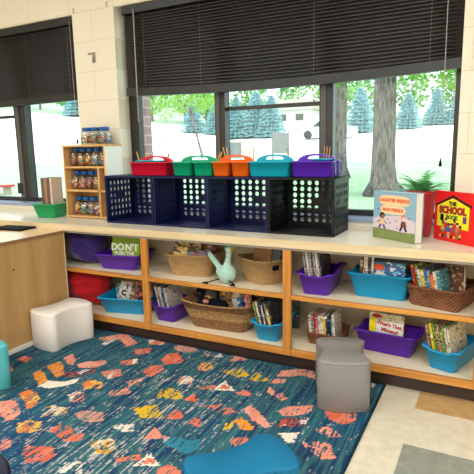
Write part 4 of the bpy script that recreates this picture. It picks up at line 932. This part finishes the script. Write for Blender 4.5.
# ================= RUG =================
PATCH = [
('peach',0.10,[(-1.122,-0.921),(-1.064,-0.877),(-1.029,-0.877),(-0.934,-0.933),(-0.904,-0.994),(-0.929,-1.016),(-1.046,-0.967)]),
('orange',0.30,[(-1.093,-0.820),(-1.082,-0.769),(-1.028,-0.766),(-0.949,-0.817),(-0.913,-0.883),(-0.935,-0.904),(-1.007,-0.856)]),
('yelwhite',0.40,[(-0.818,-0.926),(-0.866,-0.861),(-0.841,-0.818),(-0.781,-0.820),(-0.738,-0.849),(-0.751,-0.884),(-0.786,-0.910)]),
('orange',0.30,[(-0.813,-1.057),(-0.866,-1.004),(-0.838,-0.963),(-0.776,-0.952),(-0.725,-0.997),(-0.752,-1.036),(-0.799,-1.058)]),
('coral',0.45,[(-0.697,-0.984),(-0.693,-0.938),(-0.653,-0.919),(-0.558,-0.967),(-0.510,-0.992),(-0.568,-1.012),(-0.621,-1.005)]),
('coral',0.15,[(-0.577,-1.009),(-0.556,-0.958),(-0.548,-0.937),(-0.510,-0.976),(-0.529,-1.001)]),
('peach',0.30,[(-0.816,-1.132),(-0.798,-1.099),(-0.753,-1.125),(-0.739,-1.164),(-0.755,-1.179)]),
('coral',0.35,[(-0.669,-1.145),(-0.689,-1.109),(-0.587,-1.068),(-0.533,-1.108),(-0.523,-1.146),(-0.595,-1.187)]),
('white',0.50,[(-0.451,-1.164),(-0.463,-1.123),(-0.412,-1.091),(-0.345,-1.138),(-0.439,-1.184)]),
('yellow2',0.10,[(-1.220,-0.621),(-1.212,-0.572),(-1.131,-0.619),(-1.056,-0.660),(-1.058,-0.722)]),
('yellow2',0.10,[(-1.219,-0.524),(-1.206,-0.453),(-1.138,-0.485),(-1.057,-0.558),(-1.056,-0.610),(-1.142,-0.571)]),
('peach',0.20,[(-1.218,-0.404),(-1.225,-0.338),(-1.134,-0.388),(-1.096,-0.457),(-1.122,-0.463)]),
('cream',0.02,[(-1.063,-0.724),(-1.070,-0.654),(-0.984,-0.626),(-0.943,-0.556),(-0.919,-0.608),(-0.941,-0.655),(-0.994,-0.709)]),
('peach',0.10,[(-1.078,-0.438),(-1.066,-0.393),(-0.966,-0.324),(-0.939,-0.363),(-0.958,-0.429),(-1.034,-0.465)]),
('redwhite',0.35,[(-1.067,-0.562),(-1.010,-0.488),(-0.948,-0.432),(-0.922,-0.474),(-0.951,-0.534),(-1.015,-0.584)]),
('peach',0.10,[(-1.250,-0.073),(-1.169,0.030),(-1.117,0.041),(-0.976,-0.039),(-0.978,-0.127),(-1.113,-0.041),(-1.218,-0.119)]),
('cream',0.50,[(-1.176,-0.153),(-1.165,-0.076),(-1.130,-0.041),(-1.131,-0.167)]),
('coral',0.15,[(-0.922,-0.130),(-0.846,-0.064),(-0.808,-0.134),(-0.857,-0.195)]),
('coral',0.20,[(-0.892,-0.302),(-0.842,-0.247),(-0.795,-0.306),(-0.845,-0.342)]),
('cream',0.20,[(-0.842,-0.247),(-0.825,-0.233),(-0.773,-0.288),(-0.795,-0.306)]),
('coralwhite',0.30,[(-0.893,-0.458),(-0.829,-0.382),(-0.759,-0.440),(-0.797,-0.505)]),
('orange',0.20,[(-0.896,-0.589),(-0.868,-0.546),(-0.802,-0.545),(-0.760,-0.597),(-0.828,-0.642)]),
('peach',0.50,[(-0.696,-0.485),(-0.637,-0.415),(-0.617,-0.489),(-0.644,-0.522)]),
('peach',0.50,[(-0.709,-0.603),(-0.637,-0.539),(-0.581,-0.576),(-0.662,-0.648)]),
('coralwhite',0.45,[(-0.859,-0.720),(-0.845,-0.668),(-0.786,-0.674),(-0.746,-0.742),(-0.798,-0.767)]),
('dusty',0.35,[(-0.696,-0.836),(-0.674,-0.789),(-0.588,-0.774),(-0.535,-0.827),(-0.577,-0.865),(-0.640,-0.868)]),
('white',0.35,[(-0.468,-0.844),(-0.453,-0.814),(-0.393,-0.790),(-0.361,-0.836),(-0.410,-0.867)]),
('yelwhite',0.35,[(-0.471,-0.977),(-0.445,-0.949),(-0.406,-0.914),(-0.342,-0.953),(-0.328,-0.997),(-0.399,-1.032)]),
('coral',0.20,[(-0.303,-1.020),(-0.237,-0.953),(-0.208,-0.979),(-0.285,-1.035)]),
('yellow',0.38,[(-0.452,-0.558),(-0.465,-0.499),(-0.450,-0.445),(-0.381,-0.459),(-0.316,-0.514)]),
('yellow',0.35,[(-0.495,-0.681),(-0.408,-0.609),(-0.306,-0.696),(-0.407,-0.735)]),
('coral',0.20,[(-0.316,-0.514),(-0.313,-0.448),(-0.258,-0.477),(-0.258,-0.517)]),
('coral',0.20,[(-0.302,-0.694),(-0.303,-0.600),(-0.232,-0.641),(-0.238,-0.672)]),
('peach',0.10,[(-0.292,-0.867),(-0.296,-0.770),(-0.202,-0.819)]),
('cream',0.10,[(-0.208,-1.021),(-0.212,-0.919),(-0.117,-0.977)]),
('coral',0.25,[(-0.204,-1.008),(-0.196,-0.952),(-0.156,-0.953),(-0.143,-0.978)]),
('coral',0.10,[(-0.103,-1.033),(-0.113,-0.987),(-0.097,-0.961),(-0.063,-0.955),(-0.013,-0.989)]),
('coral',0.35,[(-0.196,-0.696),(-0.191,-0.631),(-0.156,-0.633),(-0.125,-0.688)]),
('tealp',0.15,[(-0.191,-0.849),(-0.183,-0.790),(-0.114,-0.797),(-0.078,-0.760),(-0.041,-0.819),(-0.074,-0.874)]),
('coralwhite',0.20,[(-0.943,0.027),(-0.909,0.072),(-0.815,0.037),(-0.816,-0.004),(-0.890,-0.026)]),
('dusty',0.15,[(-0.737,-0.001),(-0.711,0.057),(-0.629,0.065),(-0.570,0.009),(-0.628,-0.047),(-0.697,-0.033)]),
('coral',0.12,[(-0.694,-0.182),(-0.703,-0.094),(-0.663,-0.066),(-0.568,-0.136),(-0.556,-0.175),(-0.632,-0.228)]),
('coral',0.15,[(-0.688,-0.357),(-0.695,-0.282),(-0.637,-0.236),(-0.604,-0.274),(-0.601,-0.364),(-0.631,-0.394)]),
('yelpeach',0.35,[(-0.470,-0.152),(-0.436,-0.099),(-0.374,-0.131),(-0.383,-0.206),(-0.427,-0.214)]),
('coralwhite',0.40,[(-0.465,-0.364),(-0.454,-0.294),(-0.392,-0.309),(-0.372,-0.357),(-0.419,-0.394)]),
('coral',0.30,[(-0.327,-0.380),(-0.264,-0.321),(-0.221,-0.339),(-0.283,-0.390)]),
('peach',0.30,[(-0.518,-0.004),(-0.464,-0.008),(-0.470,-0.047)]),
('cream',0.35,[(-0.438,-0.024),(-0.432,0.036),(-0.380,-0.013)]),
('peach',0.12,[(-0.327,-0.044),(-0.336,0.067),(-0.241,0.022)]),
('yellow',0.35,[(-0.315,-0.160),(-0.263,-0.144),(-0.224,-0.103),(-0.145,-0.154),(-0.191,-0.201),(-0.282,-0.179)]),
('yellow',0.35,[(-0.132,-0.199),(-0.130,-0.099),(-0.032,-0.161),(-0.074,-0.196)]),
('cream',0.12,[(-0.240,-0.372),(-0.238,-0.259),(-0.134,-0.334)]),
('coral',0.15,[(-0.225,-0.351),(-0.219,-0.294),(-0.160,-0.326)]),
('coral',0.15,[(-0.130,-0.351),(-0.107,-0.303),(-0.051,-0.324),(-0.058,-0.360)]),
('coral',0.40,[(-0.216,-0.535),(-0.122,-0.470),(-0.136,-0.527)]),
('coral',0.40,[(-0.129,-0.557),(-0.103,-0.486),(-0.035,-0.503),(-0.077,-0.551)]),
('peach',0.20,[(-0.016,-0.189),(-0.013,-0.130),(0.042,-0.104),(0.045,-0.158)]),
('peach',0.15,[(-0.020,-0.103),(-0.021,-0.030),(0.044,0.021),(0.135,0.064),(0.171,-0.043),(0.089,-0.038),(0.048,-0.076)]),
('peach',0.30,[(-0.012,-0.264),(-0.005,-0.223),(0.041,-0.258),(0.044,-0.301)]),
('peach',0.40,[(0.049,-0.288),(0.074,-0.254),(0.124,-0.295),(0.107,-0.332)]),
('peach',0.06,[(-0.021,-0.470),(-0.012,-0.427),(0.064,-0.474),(0.150,-0.545),(0.131,-0.571),(0.047,-0.535)]),
('yellow2',0.10,[(-0.017,-0.575),(-0.002,-0.539),(0.057,-0.565),(0.097,-0.602),(0.047,-0.626)]),
('peach',0.10,[(0.126,-0.423),(0.145,-0.367),(0.253,-0.298),(0.263,-0.357),(0.214,-0.426),(0.154,-0.448)]),
('redwhite',0.30,[(0.137,-0.528),(0.174,-0.468),(0.265,-0.413),(0.276,-0.473),(0.218,-0.520),(0.162,-0.547)]),
('cream',0.03,[(0.194,-0.583),(0.273,-0.538),(0.278,-0.619),(0.256,-0.630)]),
('coral',0.15,[(0.303,-0.312),(0.444,-0.274),(0.459,-0.341),(0.436,-0.387),(0.409,-0.408),(0.352,-0.387)]),
('peach',0.50,[(0.319,-0.492),(0.343,-0.457),(0.373,-0.446),(0.411,-0.467),(0.443,-0.492),(0.405,-0.518)]),
('peach',0.45,[(0.306,-0.613),(0.362,-0.571),(0.409,-0.563),(0.463,-0.643),(0.416,-0.676)]),
('cream',0.40,[(0.439,0.035),(0.471,0.026),(0.455,-0.016)]),
('coral',0.40,[(-1.451,-0.543),(-1.456,-0.484),(-1.384,-0.481),(-1.363,-0.547)]),
('coral',0.40,[(-1.422,-0.619),(-1.413,-0.600),(-1.341,-0.651),(-1.350,-0.669)]),
('coral',0.30,[(0.037,-0.712),(0.083,-0.658),(0.128,-0.714),(0.090,-0.762)]),
('yellow',0.40,[(-0.040,-0.616),(-0.020,-0.579),(0.014,-0.616),(-0.025,-0.669)]),

]
def sr(*c): return np.array([lin(v) for v in c])
rng = np.random.default_rng(3)
RX0, RX1, RY0, RY1 = -1.538, .510, -1.95, .052
nx, ny = 640, 420
xs = np.linspace(RX0, RX1, nx); ys = np.linspace(RY0, RY1, ny); GX, GY = np.meshgrid(xs, ys)
def vnoise(x, y, cx, cy, seed):
    g = np.random.default_rng(seed).random((1500, 2600)); u = (x+10)/cx; v = (y+10)/cy
    iu = np.floor(u).astype(int); iv = np.floor(v).astype(int); fu = u-iu; fv = v-iv; fu = fu*fu*(3-2*fu); fv = fv*fv*(3-2*fv)
    G = lambda a, b: g[np.mod(b, 1500), np.mod(a, 2600)]
    return (G(iu, iv)*(1-fu)+G(iu+1, iv)*fu)*(1-fv)+(G(iu, iv+1)*(1-fu)+G(iu+1, iv+1)*fu)*fv
SK = GX+.04*GY
st = vnoise(SK, GY, .008, .12, 1); st2 = vnoise(SK, GY, .0058, .055, 2); fl = vnoise(GX, GY, .0055, .009, 5); big = vnoise(GX, GY, .35, .3, 8); med = vnoise(SK, GY, .05, .18, 9)
col = np.zeros((ny, nx, 3)); col[:] = sr(54, 98, 108)
def blend(mask, c_, a=1.0):
    m_ = np.clip(mask, 0, 1)[..., None]*a; col[:] = col*(1-m_)+c_*m_
blend((st-.50)*4, sr(26, 48, 92), .8)
blend((big-.45)*3+(med-.5), sr(28, 74, 116), .6)
blend((.30-st)*6, sr(70, 126, 128), .6)
dens = .82-.12*np.exp(-((GX+.33)/.38)**2)-.05*np.exp(-((GY+1.0)/.3)**2)
dens = dens-.10*(vnoise(GX, GY, .18, .2, 12)-.5)
blend((st2*.62+fl*.38-dens+.020)*16, sr(214, 200, 196), .75)
blend((fl-.88)*9, sr(30, 34, 62), .8)
COLR = {'peach': (226, 146, 124), 'coral': (224, 126, 102), 'orange': (228, 130, 66), 'yellow': (220, 178, 46), 'yellow2': (236, 150, 56), 'cream': (238, 224, 206), 'dusty': (208, 152, 134),
        'white': (226, 214, 202), 'coralwhite': (228, 136, 110), 'redwhite': (206, 86, 66), 'yelwhite': (226, 204, 170), 'yelpeach': (222, 168, 90), 'tealp': (52, 128, 150)}
ALT = {'coralwhite': (238, 214, 196), 'redwhite': (232, 214, 204), 'yelwhite': (222, 160, 60), 'yelpeach': (226, 150, 124), 'orange': (238, 180, 90), 'yellow2': (228, 138, 96), 'coral': (218, 108, 78), 'peach': (232, 160, 138)}
wob = (vnoise(GX, GY, .010, .02, 21)-.5)*.008
for key, s_, pts in PATCH:
    P_ = np.array(pts); x0, y0 = P_.min(0)-.02; x1, y1 = P_.max(0)+.02
    i0, i1 = np.searchsorted(xs, [x0, x1]); j0, j1 = np.searchsorted(ys, [y0, y1])
    if i1 <= i0 or j1 <= j0: continue
    X_ = GX[j0:j1, i0:i1]+wob[j0:j1, i0:i1]; Y_ = GY[j0:j1, i0:i1]+wob[j0:j1, i0:i1]*1.6; ins_ = np.zeros(X_.shape, bool); k = len(P_)
    for a in range(k):
        xa, ya = P_[a]; xb, yb = P_[(a+1) % k]
        if ya == yb: continue
        cond = ((ya > Y_) != (yb > Y_)) & (X_ < (xb-xa)*(Y_-ya)/(yb-ya)+xa); ins_ ^= cond
    stn = st2[j0:j1, i0:i1]*.6+fl[j0:j1, i0:i1]*.4
    keep = ins_ & (stn > np.quantile(stn, min(.55, s_*.9)))
    c_ = np.broadcast_to(sr(*COLR[key]), X_.shape+(3,)).copy()
    if key in ALT:
        alt = (vnoise(X_, Y_, .03, .05, 33) > .58)[..., None]; c_ = np.where(alt, sr(*ALT[key]), c_)
    if key in ('redwhite',): c_ = np.where((fl[j0:j1, i0:i1] > .66)[..., None], sr(30, 32, 60), c_)
    sub = col[j0:j1, i0:i1]; sub[keep] = c_[keep]
col[:, :3] = sr(24, 44, 70); col[:, -4:] = sr(22, 52, 70); col[-3:, :] = sr(22, 52, 70)
v = [(float(x), float(y), .0075) for y in ys for x in xs]
f = [(j*nx+i, j*nx+i+1, (j+1)*nx+i+1, (j+1)*nx+i) for j in range(ny-1) for i in range(nx-1)]
b = MB(); b.v = v; b.f = f; b.m = [0]*len(f); b.sm = [True]*len(f)
B0 = [(RX0, RY0), (RX1, RY0), (RX1, RY1), (RX0, RY1)]
idx = [0, nx-1, ny*nx-1, (ny-1)*nx]
nb = len(b.v)
b.v += [(x, y, .0006) for x, y in B0]
# side walls follow the border vertices
bord = list(range(0, nx))+[j*nx+nx-1 for j in range(1, ny)]+[(ny-1)*nx+i for i in range(nx-2, -1, -1)]+[j*nx for j in range(ny-2, 0, -1)]
lo = len(b.v); b.v += [(b.v[i][0], b.v[i][1], .0006) for i in bord]
for k in range(len(bord)):
    k2 = (k+1) % len(bord); b.f.append((bord[k], lo+k, lo+k2, bord[k2])); b.m.append(0); b.sm.append(False)
b.f.append((nb, nb+3, nb+2, nb+1)); b.m.append(0); b.sm.append(False)
Mr, n, l, p = newmat('rug_pile'); at = n.new('ShaderNodeVertexColor'); at.layer_name = 'Col'; l.new(at.outputs['Color'], p.inputs['Base Color'])
p.inputs['Roughness'].default_value = .95; p.inputs['Specular IOR Level'].default_value = .1
tc = n.new('ShaderNodeTexCoord'); tn = n.new('ShaderNodeTexNoise'); tn.inputs['Scale'].default_value = 260; l.new(tc.outputs['Object'], tn.inputs['Vector'])
bm = n.new('ShaderNodeBump'); bm.inputs['Strength'].default_value = .5; bm.inputs['Distance'].default_value = .003; l.new(tn.outputs['Fac'], bm.inputs['Height']); l.new(bm.outputs[0], p.inputs['Normal'])
rug = obj('area_rug', b, Mr); tag(rug, 'teal and navy rug with streaky coral, peach and yellow patches on the tiled floor', 'rug')
ca = rug.data.color_attributes.new('Col', 'FLOAT_COLOR', 'POINT'); N = len(rug.data.vertices); arr = np.ones((N, 4), np.float32); arr[:, :3] = sr(22, 44, 64); arr[:nx*ny, :3] = col.reshape(-1, 3)
ca.data.foreach_set('color', arr.ravel())

# ================= OUTSIDE =================
MT['bark'] = (lambda: None)
Mk, n, l, p = newmat('tree_bark'); tc = n.new('ShaderNodeTexCoord'); mp = n.new('ShaderNodeMapping'); mp.inputs['Scale'].default_value = (9, 9, 1.6); l.new(tc.outputs['Object'], mp.inputs['Vector'])
tn = n.new('ShaderNodeTexNoise'); tn.inputs['Scale'].default_value = 2.2; tn.inputs['Detail'].default_value = 6; tn.inputs['Roughness'].default_value = .7; l.new(mp.outputs[0], tn.inputs['Vector'])
rp = n.new('ShaderNodeValToRGB'); rp.color_ramp.elements[0].position = .38; rp.color_ramp.elements[0].color = rgb(62, 54, 57); rp.color_ramp.elements[1].position = .62; rp.color_ramp.elements[1].color = rgb(138, 128, 128)
l.new(tn.outputs['Fac'], rp.inputs['Fac']); l.new(rp.outputs[0], p.inputs['Base Color']); p.inputs['Roughness'].default_value = .9
bm = n.new('ShaderNodeBump'); bm.inputs['Strength'].default_value = .8; bm.inputs['Distance'].default_value = .05; l.new(tn.outputs['Fac'], bm.inputs['Height']); l.new(bm.outputs[0], p.inputs['Normal']); MT['bark'] = Mk
MT['leaf'] = mat('maple_leaf', rgb(120, 170, 60), .6, .2, var=.3, vscale=1.5); MT['leaf2'] = mat('pale_leaf', rgb(130, 176, 110), .7, .1, var=.25, vscale=.6)
MT['spruce'] = mat('blue_spruce_needles', rgb(118, 162, 168), .8, .1, var=.3, vscale=1.2)
def leaves(mb, c_, rad, n_, s_, rnd, mi=0):
    for _ in range(n_):
        while True:
            q = [rnd.uniform(-1, 1) for _ in range(3)]
            if sum(t_*t_ for t_ in q) <= 1: break
        P_ = Vector((c_[0]+q[0]*rad[0], c_[1]+q[1]*rad[1], c_[2]+q[2]*rad[2]))
        M_ = Matrix.Translation(P_) @ Matrix.Rotation(rnd.uniform(0, 6.28), 4, (rnd.random()+.01, rnd.random(), rnd.random())); a = s_*rnd.uniform(.6, 1.2)
        mb.add([(-a*.5, 0, 0), (0, -a*.35, a*.1), (a*.6, 0, 0), (0, a*.35, a*.1)], [(0, 1, 2, 3)], mi, False, M_)
def trunk(mb, x, y, z0, z1, r0, r1, flare=.25, lean=0, n_=22):
    L_ = []
    for k in range(16):
        t_ = k/15; z = z0+(z1-z0)*t_; r_ = r0+(r1-r0)*t_; h_ = (z-z0); fl_ = flare*math.exp(-h_/.16)
        L_.append([(x+lean*t_+(r_*(1+.06*math.sin(5*a+k*.4))+fl_*(.6+.5*max(0, math.sin(3*a+1)))) * math.cos(a), y+(r_*(1+.06*math.sin(5*a+k*.4))+fl_*(.6+.5*max(0, math.sin(3*a+1))))*math.sin(a), z) for a in [2*PI*i/n_ for i in range(n_)]])
    return mb.loft(L_)
def tree(label, x, y, r0, h, blobs, leafk, ls, seed, lean=0, flare=.25, name='tree'):
    z = gz(x, y)-.03; r = thing(name, label, 'tree', (x, y, z)); rnd = random.Random(seed)
    mb = MB(); trunk(mb, 0, 0, 0, h, r0, r0*.75, flare, lean)
    for k in range(5):
        a = 2*PI*k/5+seed; mb.tube([(lean*.8, 0, h*.8), (lean+math.cos(a)*h*.12, math.sin(a)*h*.12, h*1.0), (lean+math.cos(a)*h*.3, math.sin(a)*h*.3, h*1.2)], [r0*.35, r0*.25, r0*.08], 8)
    obj('trunk', mb, 'bark', r)
    lv = MB()
    for c_, rad, n_ in blobs: leaves(lv, c_, rad, n_, ls, rnd)
    o = obj('crown', lv, leafk, r); return r
tree('large shade tree with thick grey trunk just outside the right window', -1.134, 8.0, .235, 4.6,
     [((1.5, -.4, 2.75), (1.5, 1.4, .80), 1500), ((-1.4, .4, 3.0), (1.3, 1.2, .85), 1000), ((0, 0, 4.6), (3.6, 3, 1.3), 2200), ((2.2, 1.0, 2.6), (1.0, 1.0, .6), 500)], 'leaf', .13, 1, lean=.02, flare=.30)
tree('second tree trunk seen beside the middle window post', -2.86, 11.0, .165, 5, [((0, 0, 4.6), (2.6, 2.2, 1.8), 1500), ((.9, .3, 3.1), (1.1, 1.0, .5), 420), ((-2.6, .5, 3.35), (1.6, 1.2, .55), 620)], 'leaf', .15, 2, flare=.12)
tree('young slender leaning tree seen through the left pane of the right window', -12.68, 20.0, .07, 2.6, [((-.9, 0, 3.1), (1.7, 1.2, .8), 420), ((.6, 0, 2.8), (1.2, 1, .6), 260), ((-2.4, .3, 2.7), (1.0, 1, .7), 200)], 'leaf', .16, 3, lean=-.7, flare=.03)
def spruce(x, y, h, rad, seed, label):
    z = gz(x, y)-.1; r = thing('spruce_tree', label, 'tree', (x, y, z), group=None); rnd = random.Random(seed); mb = MB(); nl = 11
    for k in range(nl):
        t_ = k/nl; zz = h*(.06+.88*t_); R_ = rad*(1-t_)**.85+.08; n_ = 26; ring = []; rin = []
        for i in range(n_):
            a = 2*PI*i/n_+k; rr = R_*(rnd.uniform(.82, 1.12) if i % 2 else rnd.uniform(.5, .66)); ring.append((rr*math.cos(a), rr*math.sin(a), zz-h*.035*(1 if i % 2 else .2)))
            rin.append((R_*.25*math.cos(a), R_*.25*math.sin(a), zz+h*.09))
        mb.loft([[(p_[0]*.4, p_[1]*.4, p_[2]+h*.012) for p_ in ring], ring, rin], 0, False)
    for _ in range(500):
        t_ = rnd.random(); a = rnd.uniform(0, 6.28); R_ = rad*(1-t_)**.85; zz = h*(.05+.9*t_); M_ = Matrix.Translation((R_*math.cos(a)*.9, R_*math.sin(a)*.9, zz)) @ Matrix.Rotation(a, 4, 'Z')
        s_ = rad*.17; mb.add([(0, -s_*.3, 0), (s_*1.3, 0, -s_*.2), (0, s_*.3, 0), (s_*.3, 0, s_*.3)], [(0, 1, 3), (1, 2, 3), (0, 2, 1)], 0, False, M_)
    obj('foliage', mb, 'spruce', r); obj('trunk', MB().lathe([(rad*.09, 0), (rad*.02, h*.9)], 8), 'bark', r)
for k, (x, y, h, rad, lb) in enumerate(((-9.5, 40, 3.9, 1.35, 'blue spruce between the window post and the big trunk'), (-6.0, 42, 3.1, 1.15, 'blue spruce just right of the big trunk'), (-4.1, 44.8, 3.3, 1.2, 'blue spruce second to the right of the big trunk'), (-2.2, 45, 3.4, 1.3, 'blue spruce at the right edge of the right window'),
        (-20.2, 38.2, 3.9, 1.5, 'broad blue spruce at the left in the row of the middle pane'), (-18.4, 38.6, 4.2, 1.6, 'broad blue spruce in the middle of the row of the middle pane'), (-16.8, 38.2, 3.8, 1.4, 'broad blue spruce at the right in the row of the middle pane'),
        (-46.0, 45.2, 4.6, 2.0, 'blue spruce seen through the left window beside the wall'), (-43.0, 45.8, 4.2, 1.8, 'blue spruce second through the left window'), (-26.5, 41, 3.4, 1.3, 'blue spruce behind the young leaning tree'), (-24.0, 41, 3.2, 1.2, 'small blue spruce right of the young leaning tree'))):
    spruce(x, y, h, rad, k, lb)
rnd = random.Random(11)
names_ = ['pale green tree in the far row, ' + s_ for s_ in ('at the left window far left', 'left window, second', 'left window, third', 'left window by the wall', 'right window, leftmost', 'right window, second', 'right window, third', 'right window, above the road', 'beside the pale house', 'behind the pale house', 'right of the pale house', 'behind the spruces by the big trunk', 'behind the big trunk', 'right of the big trunk', 'at the right edge')]
for k, (x, y, w_, h) in enumerate(((-75, 52, 4, 5.5), (-66, 50, 4, 5), (-58, 50, 3.4, 4.6), (-51, 48, 3, 4.2), (-36, 47, 2.8, 4.4), (-32, 48, 3, 4.8), (-28.5, 47, 2.6, 4.2), (-25.5, 52, 3, 5), (-23.5, 60, 3, 5), (-19.5, 64, 3.5, 6), (-15.5, 56, 3, 5.5), (-12.2, 54, 3, 5), (-8, 56, 3, 5.2), (-3.8, 58, 3, 5), (.5, 55, 3, 5))):
    tree(names_[k], x, y, .16, h*.45, [((0, 0, h*.62), (w_*.75, w_*.6, h*.42), 420)], 'leaf2', .55, 30+k, flare=.05)
# posts, boards, house, car
def at_ground(x, y): return (x, y, gz(x, y)-.02)
r = thing('notice_board', 'grey board on two posts on the pavement, seen above the aqua caddy', 'board', at_ground(-6.68, 16)); MT['boardgrey'] = mat('weathered_grey_board', rgb(138, 134, 140), .6)
obj('board_panel', MB().box(-.36, .36, -.03, .0, .42, 1.20, bev=.01), 'boardgrey', r)
for s_ in (-1, 1): obj('post', MB().box(s_*.33-.03, s_*.33+.03, .001, .06, 0, 1.26), 'grey', r)
r = thing('sign_frame', 'small dark framed sign standing outside behind the orange caddy', 'sign', at_ground(-7.64, 14))
fr = MB(); fr.box(-.26, -.22, 0, .03, 0, .96).box(.22, .26, 0, .03, 0, .96).box(-.22, .22, 0, .03, .92, .96).box(-.22, .22, 0, .03, .36, .40); obj('frame', fr, 'grey', r)
obj('panel', MB().box(-.219, .219, .01, .02, .401, .919), 'boardgrey', r)
o = obj('marker_pole', MB().lathe([(.022, 0), (.020, 1.9), (.008, 1.93)], 8), 'grey', loc=at_ground(-9.2, 12)); tag(o, 'thin upright pole outside near the left edge of the right window', 'pole')
r = thing('house', 'pale low house with grey roof on the far rise', 'house', at_ground(-20.6, 50))
obj('wall', MB().box(-3.4, 3.4, 0, 5, 0, 1.9), 'white', r); obj('roof', MB().loft([[(-3.8, -.4, 1.9), (3.8, -.4, 1.9), (3.8, 5.4, 1.9), (-3.8, 5.4, 1.9)], [(-2.2, 2.5, 3.3), (2.2, 2.5, 3.3), (2.2, 2.6, 3.3), (-2.2, 2.6, 3.3)]], 0, False), 'grey', r)
for x in (-2.2, -.4, 1.6): obj('window', MB().box(x, x+.9, -.04, -.001, .8, 1.5), 'framelt', r)
r = thing('parked_car', 'white car parked on the far pavement beside the middle window post', 'car', (-11.0, 36, gz(-11, 36)-.02))
MT['carwhite'] = mat('white_car_paint', rgb(168, 178, 190), .25, .5)
prof_ = [(-2.1, .3), (-2.15, .65), (-1.9, .82), (-1.15, .9), (-.6, 1.34), (.8, 1.36), (1.45, .95), (2.05, .88), (2.15, .6), (2.1, .3)]
obj('body', MB().poly(prof_, -.85, .85), 'carwhite', r); obj('side_window', MB().poly([(-.95, .92), (-.5, 1.27), (.72, 1.28), (1.2, .95)], -.86, -.851), 'black', r)
for x in (-1.35, 1.35): obj('wheel', MB().lathe([(.12, -.11), (.31, -.11), (.32, -.09), (.32, .09), (.31, .11), (.12, .11)], 20, M=Matrix.Translation((x, -.78, .32)) @ Matrix.Rotation(PI/2, 4, 'X')), 'black', r)
r = thing('park_bench', 'small red bench on the lawn at the left edge of the left window', 'bench', (-10.25, 6.0, gz(-10.2, 6)-.01))
obj('seat', MB().box(-.5, .5, -.15, .15, .20, .26), 'potred', r)
for s_ in (-1, 1): obj('leg', MB().box(s_*.4-.03, s_*.4+.03, -.1, .1, 0, .2), 'grey', r)
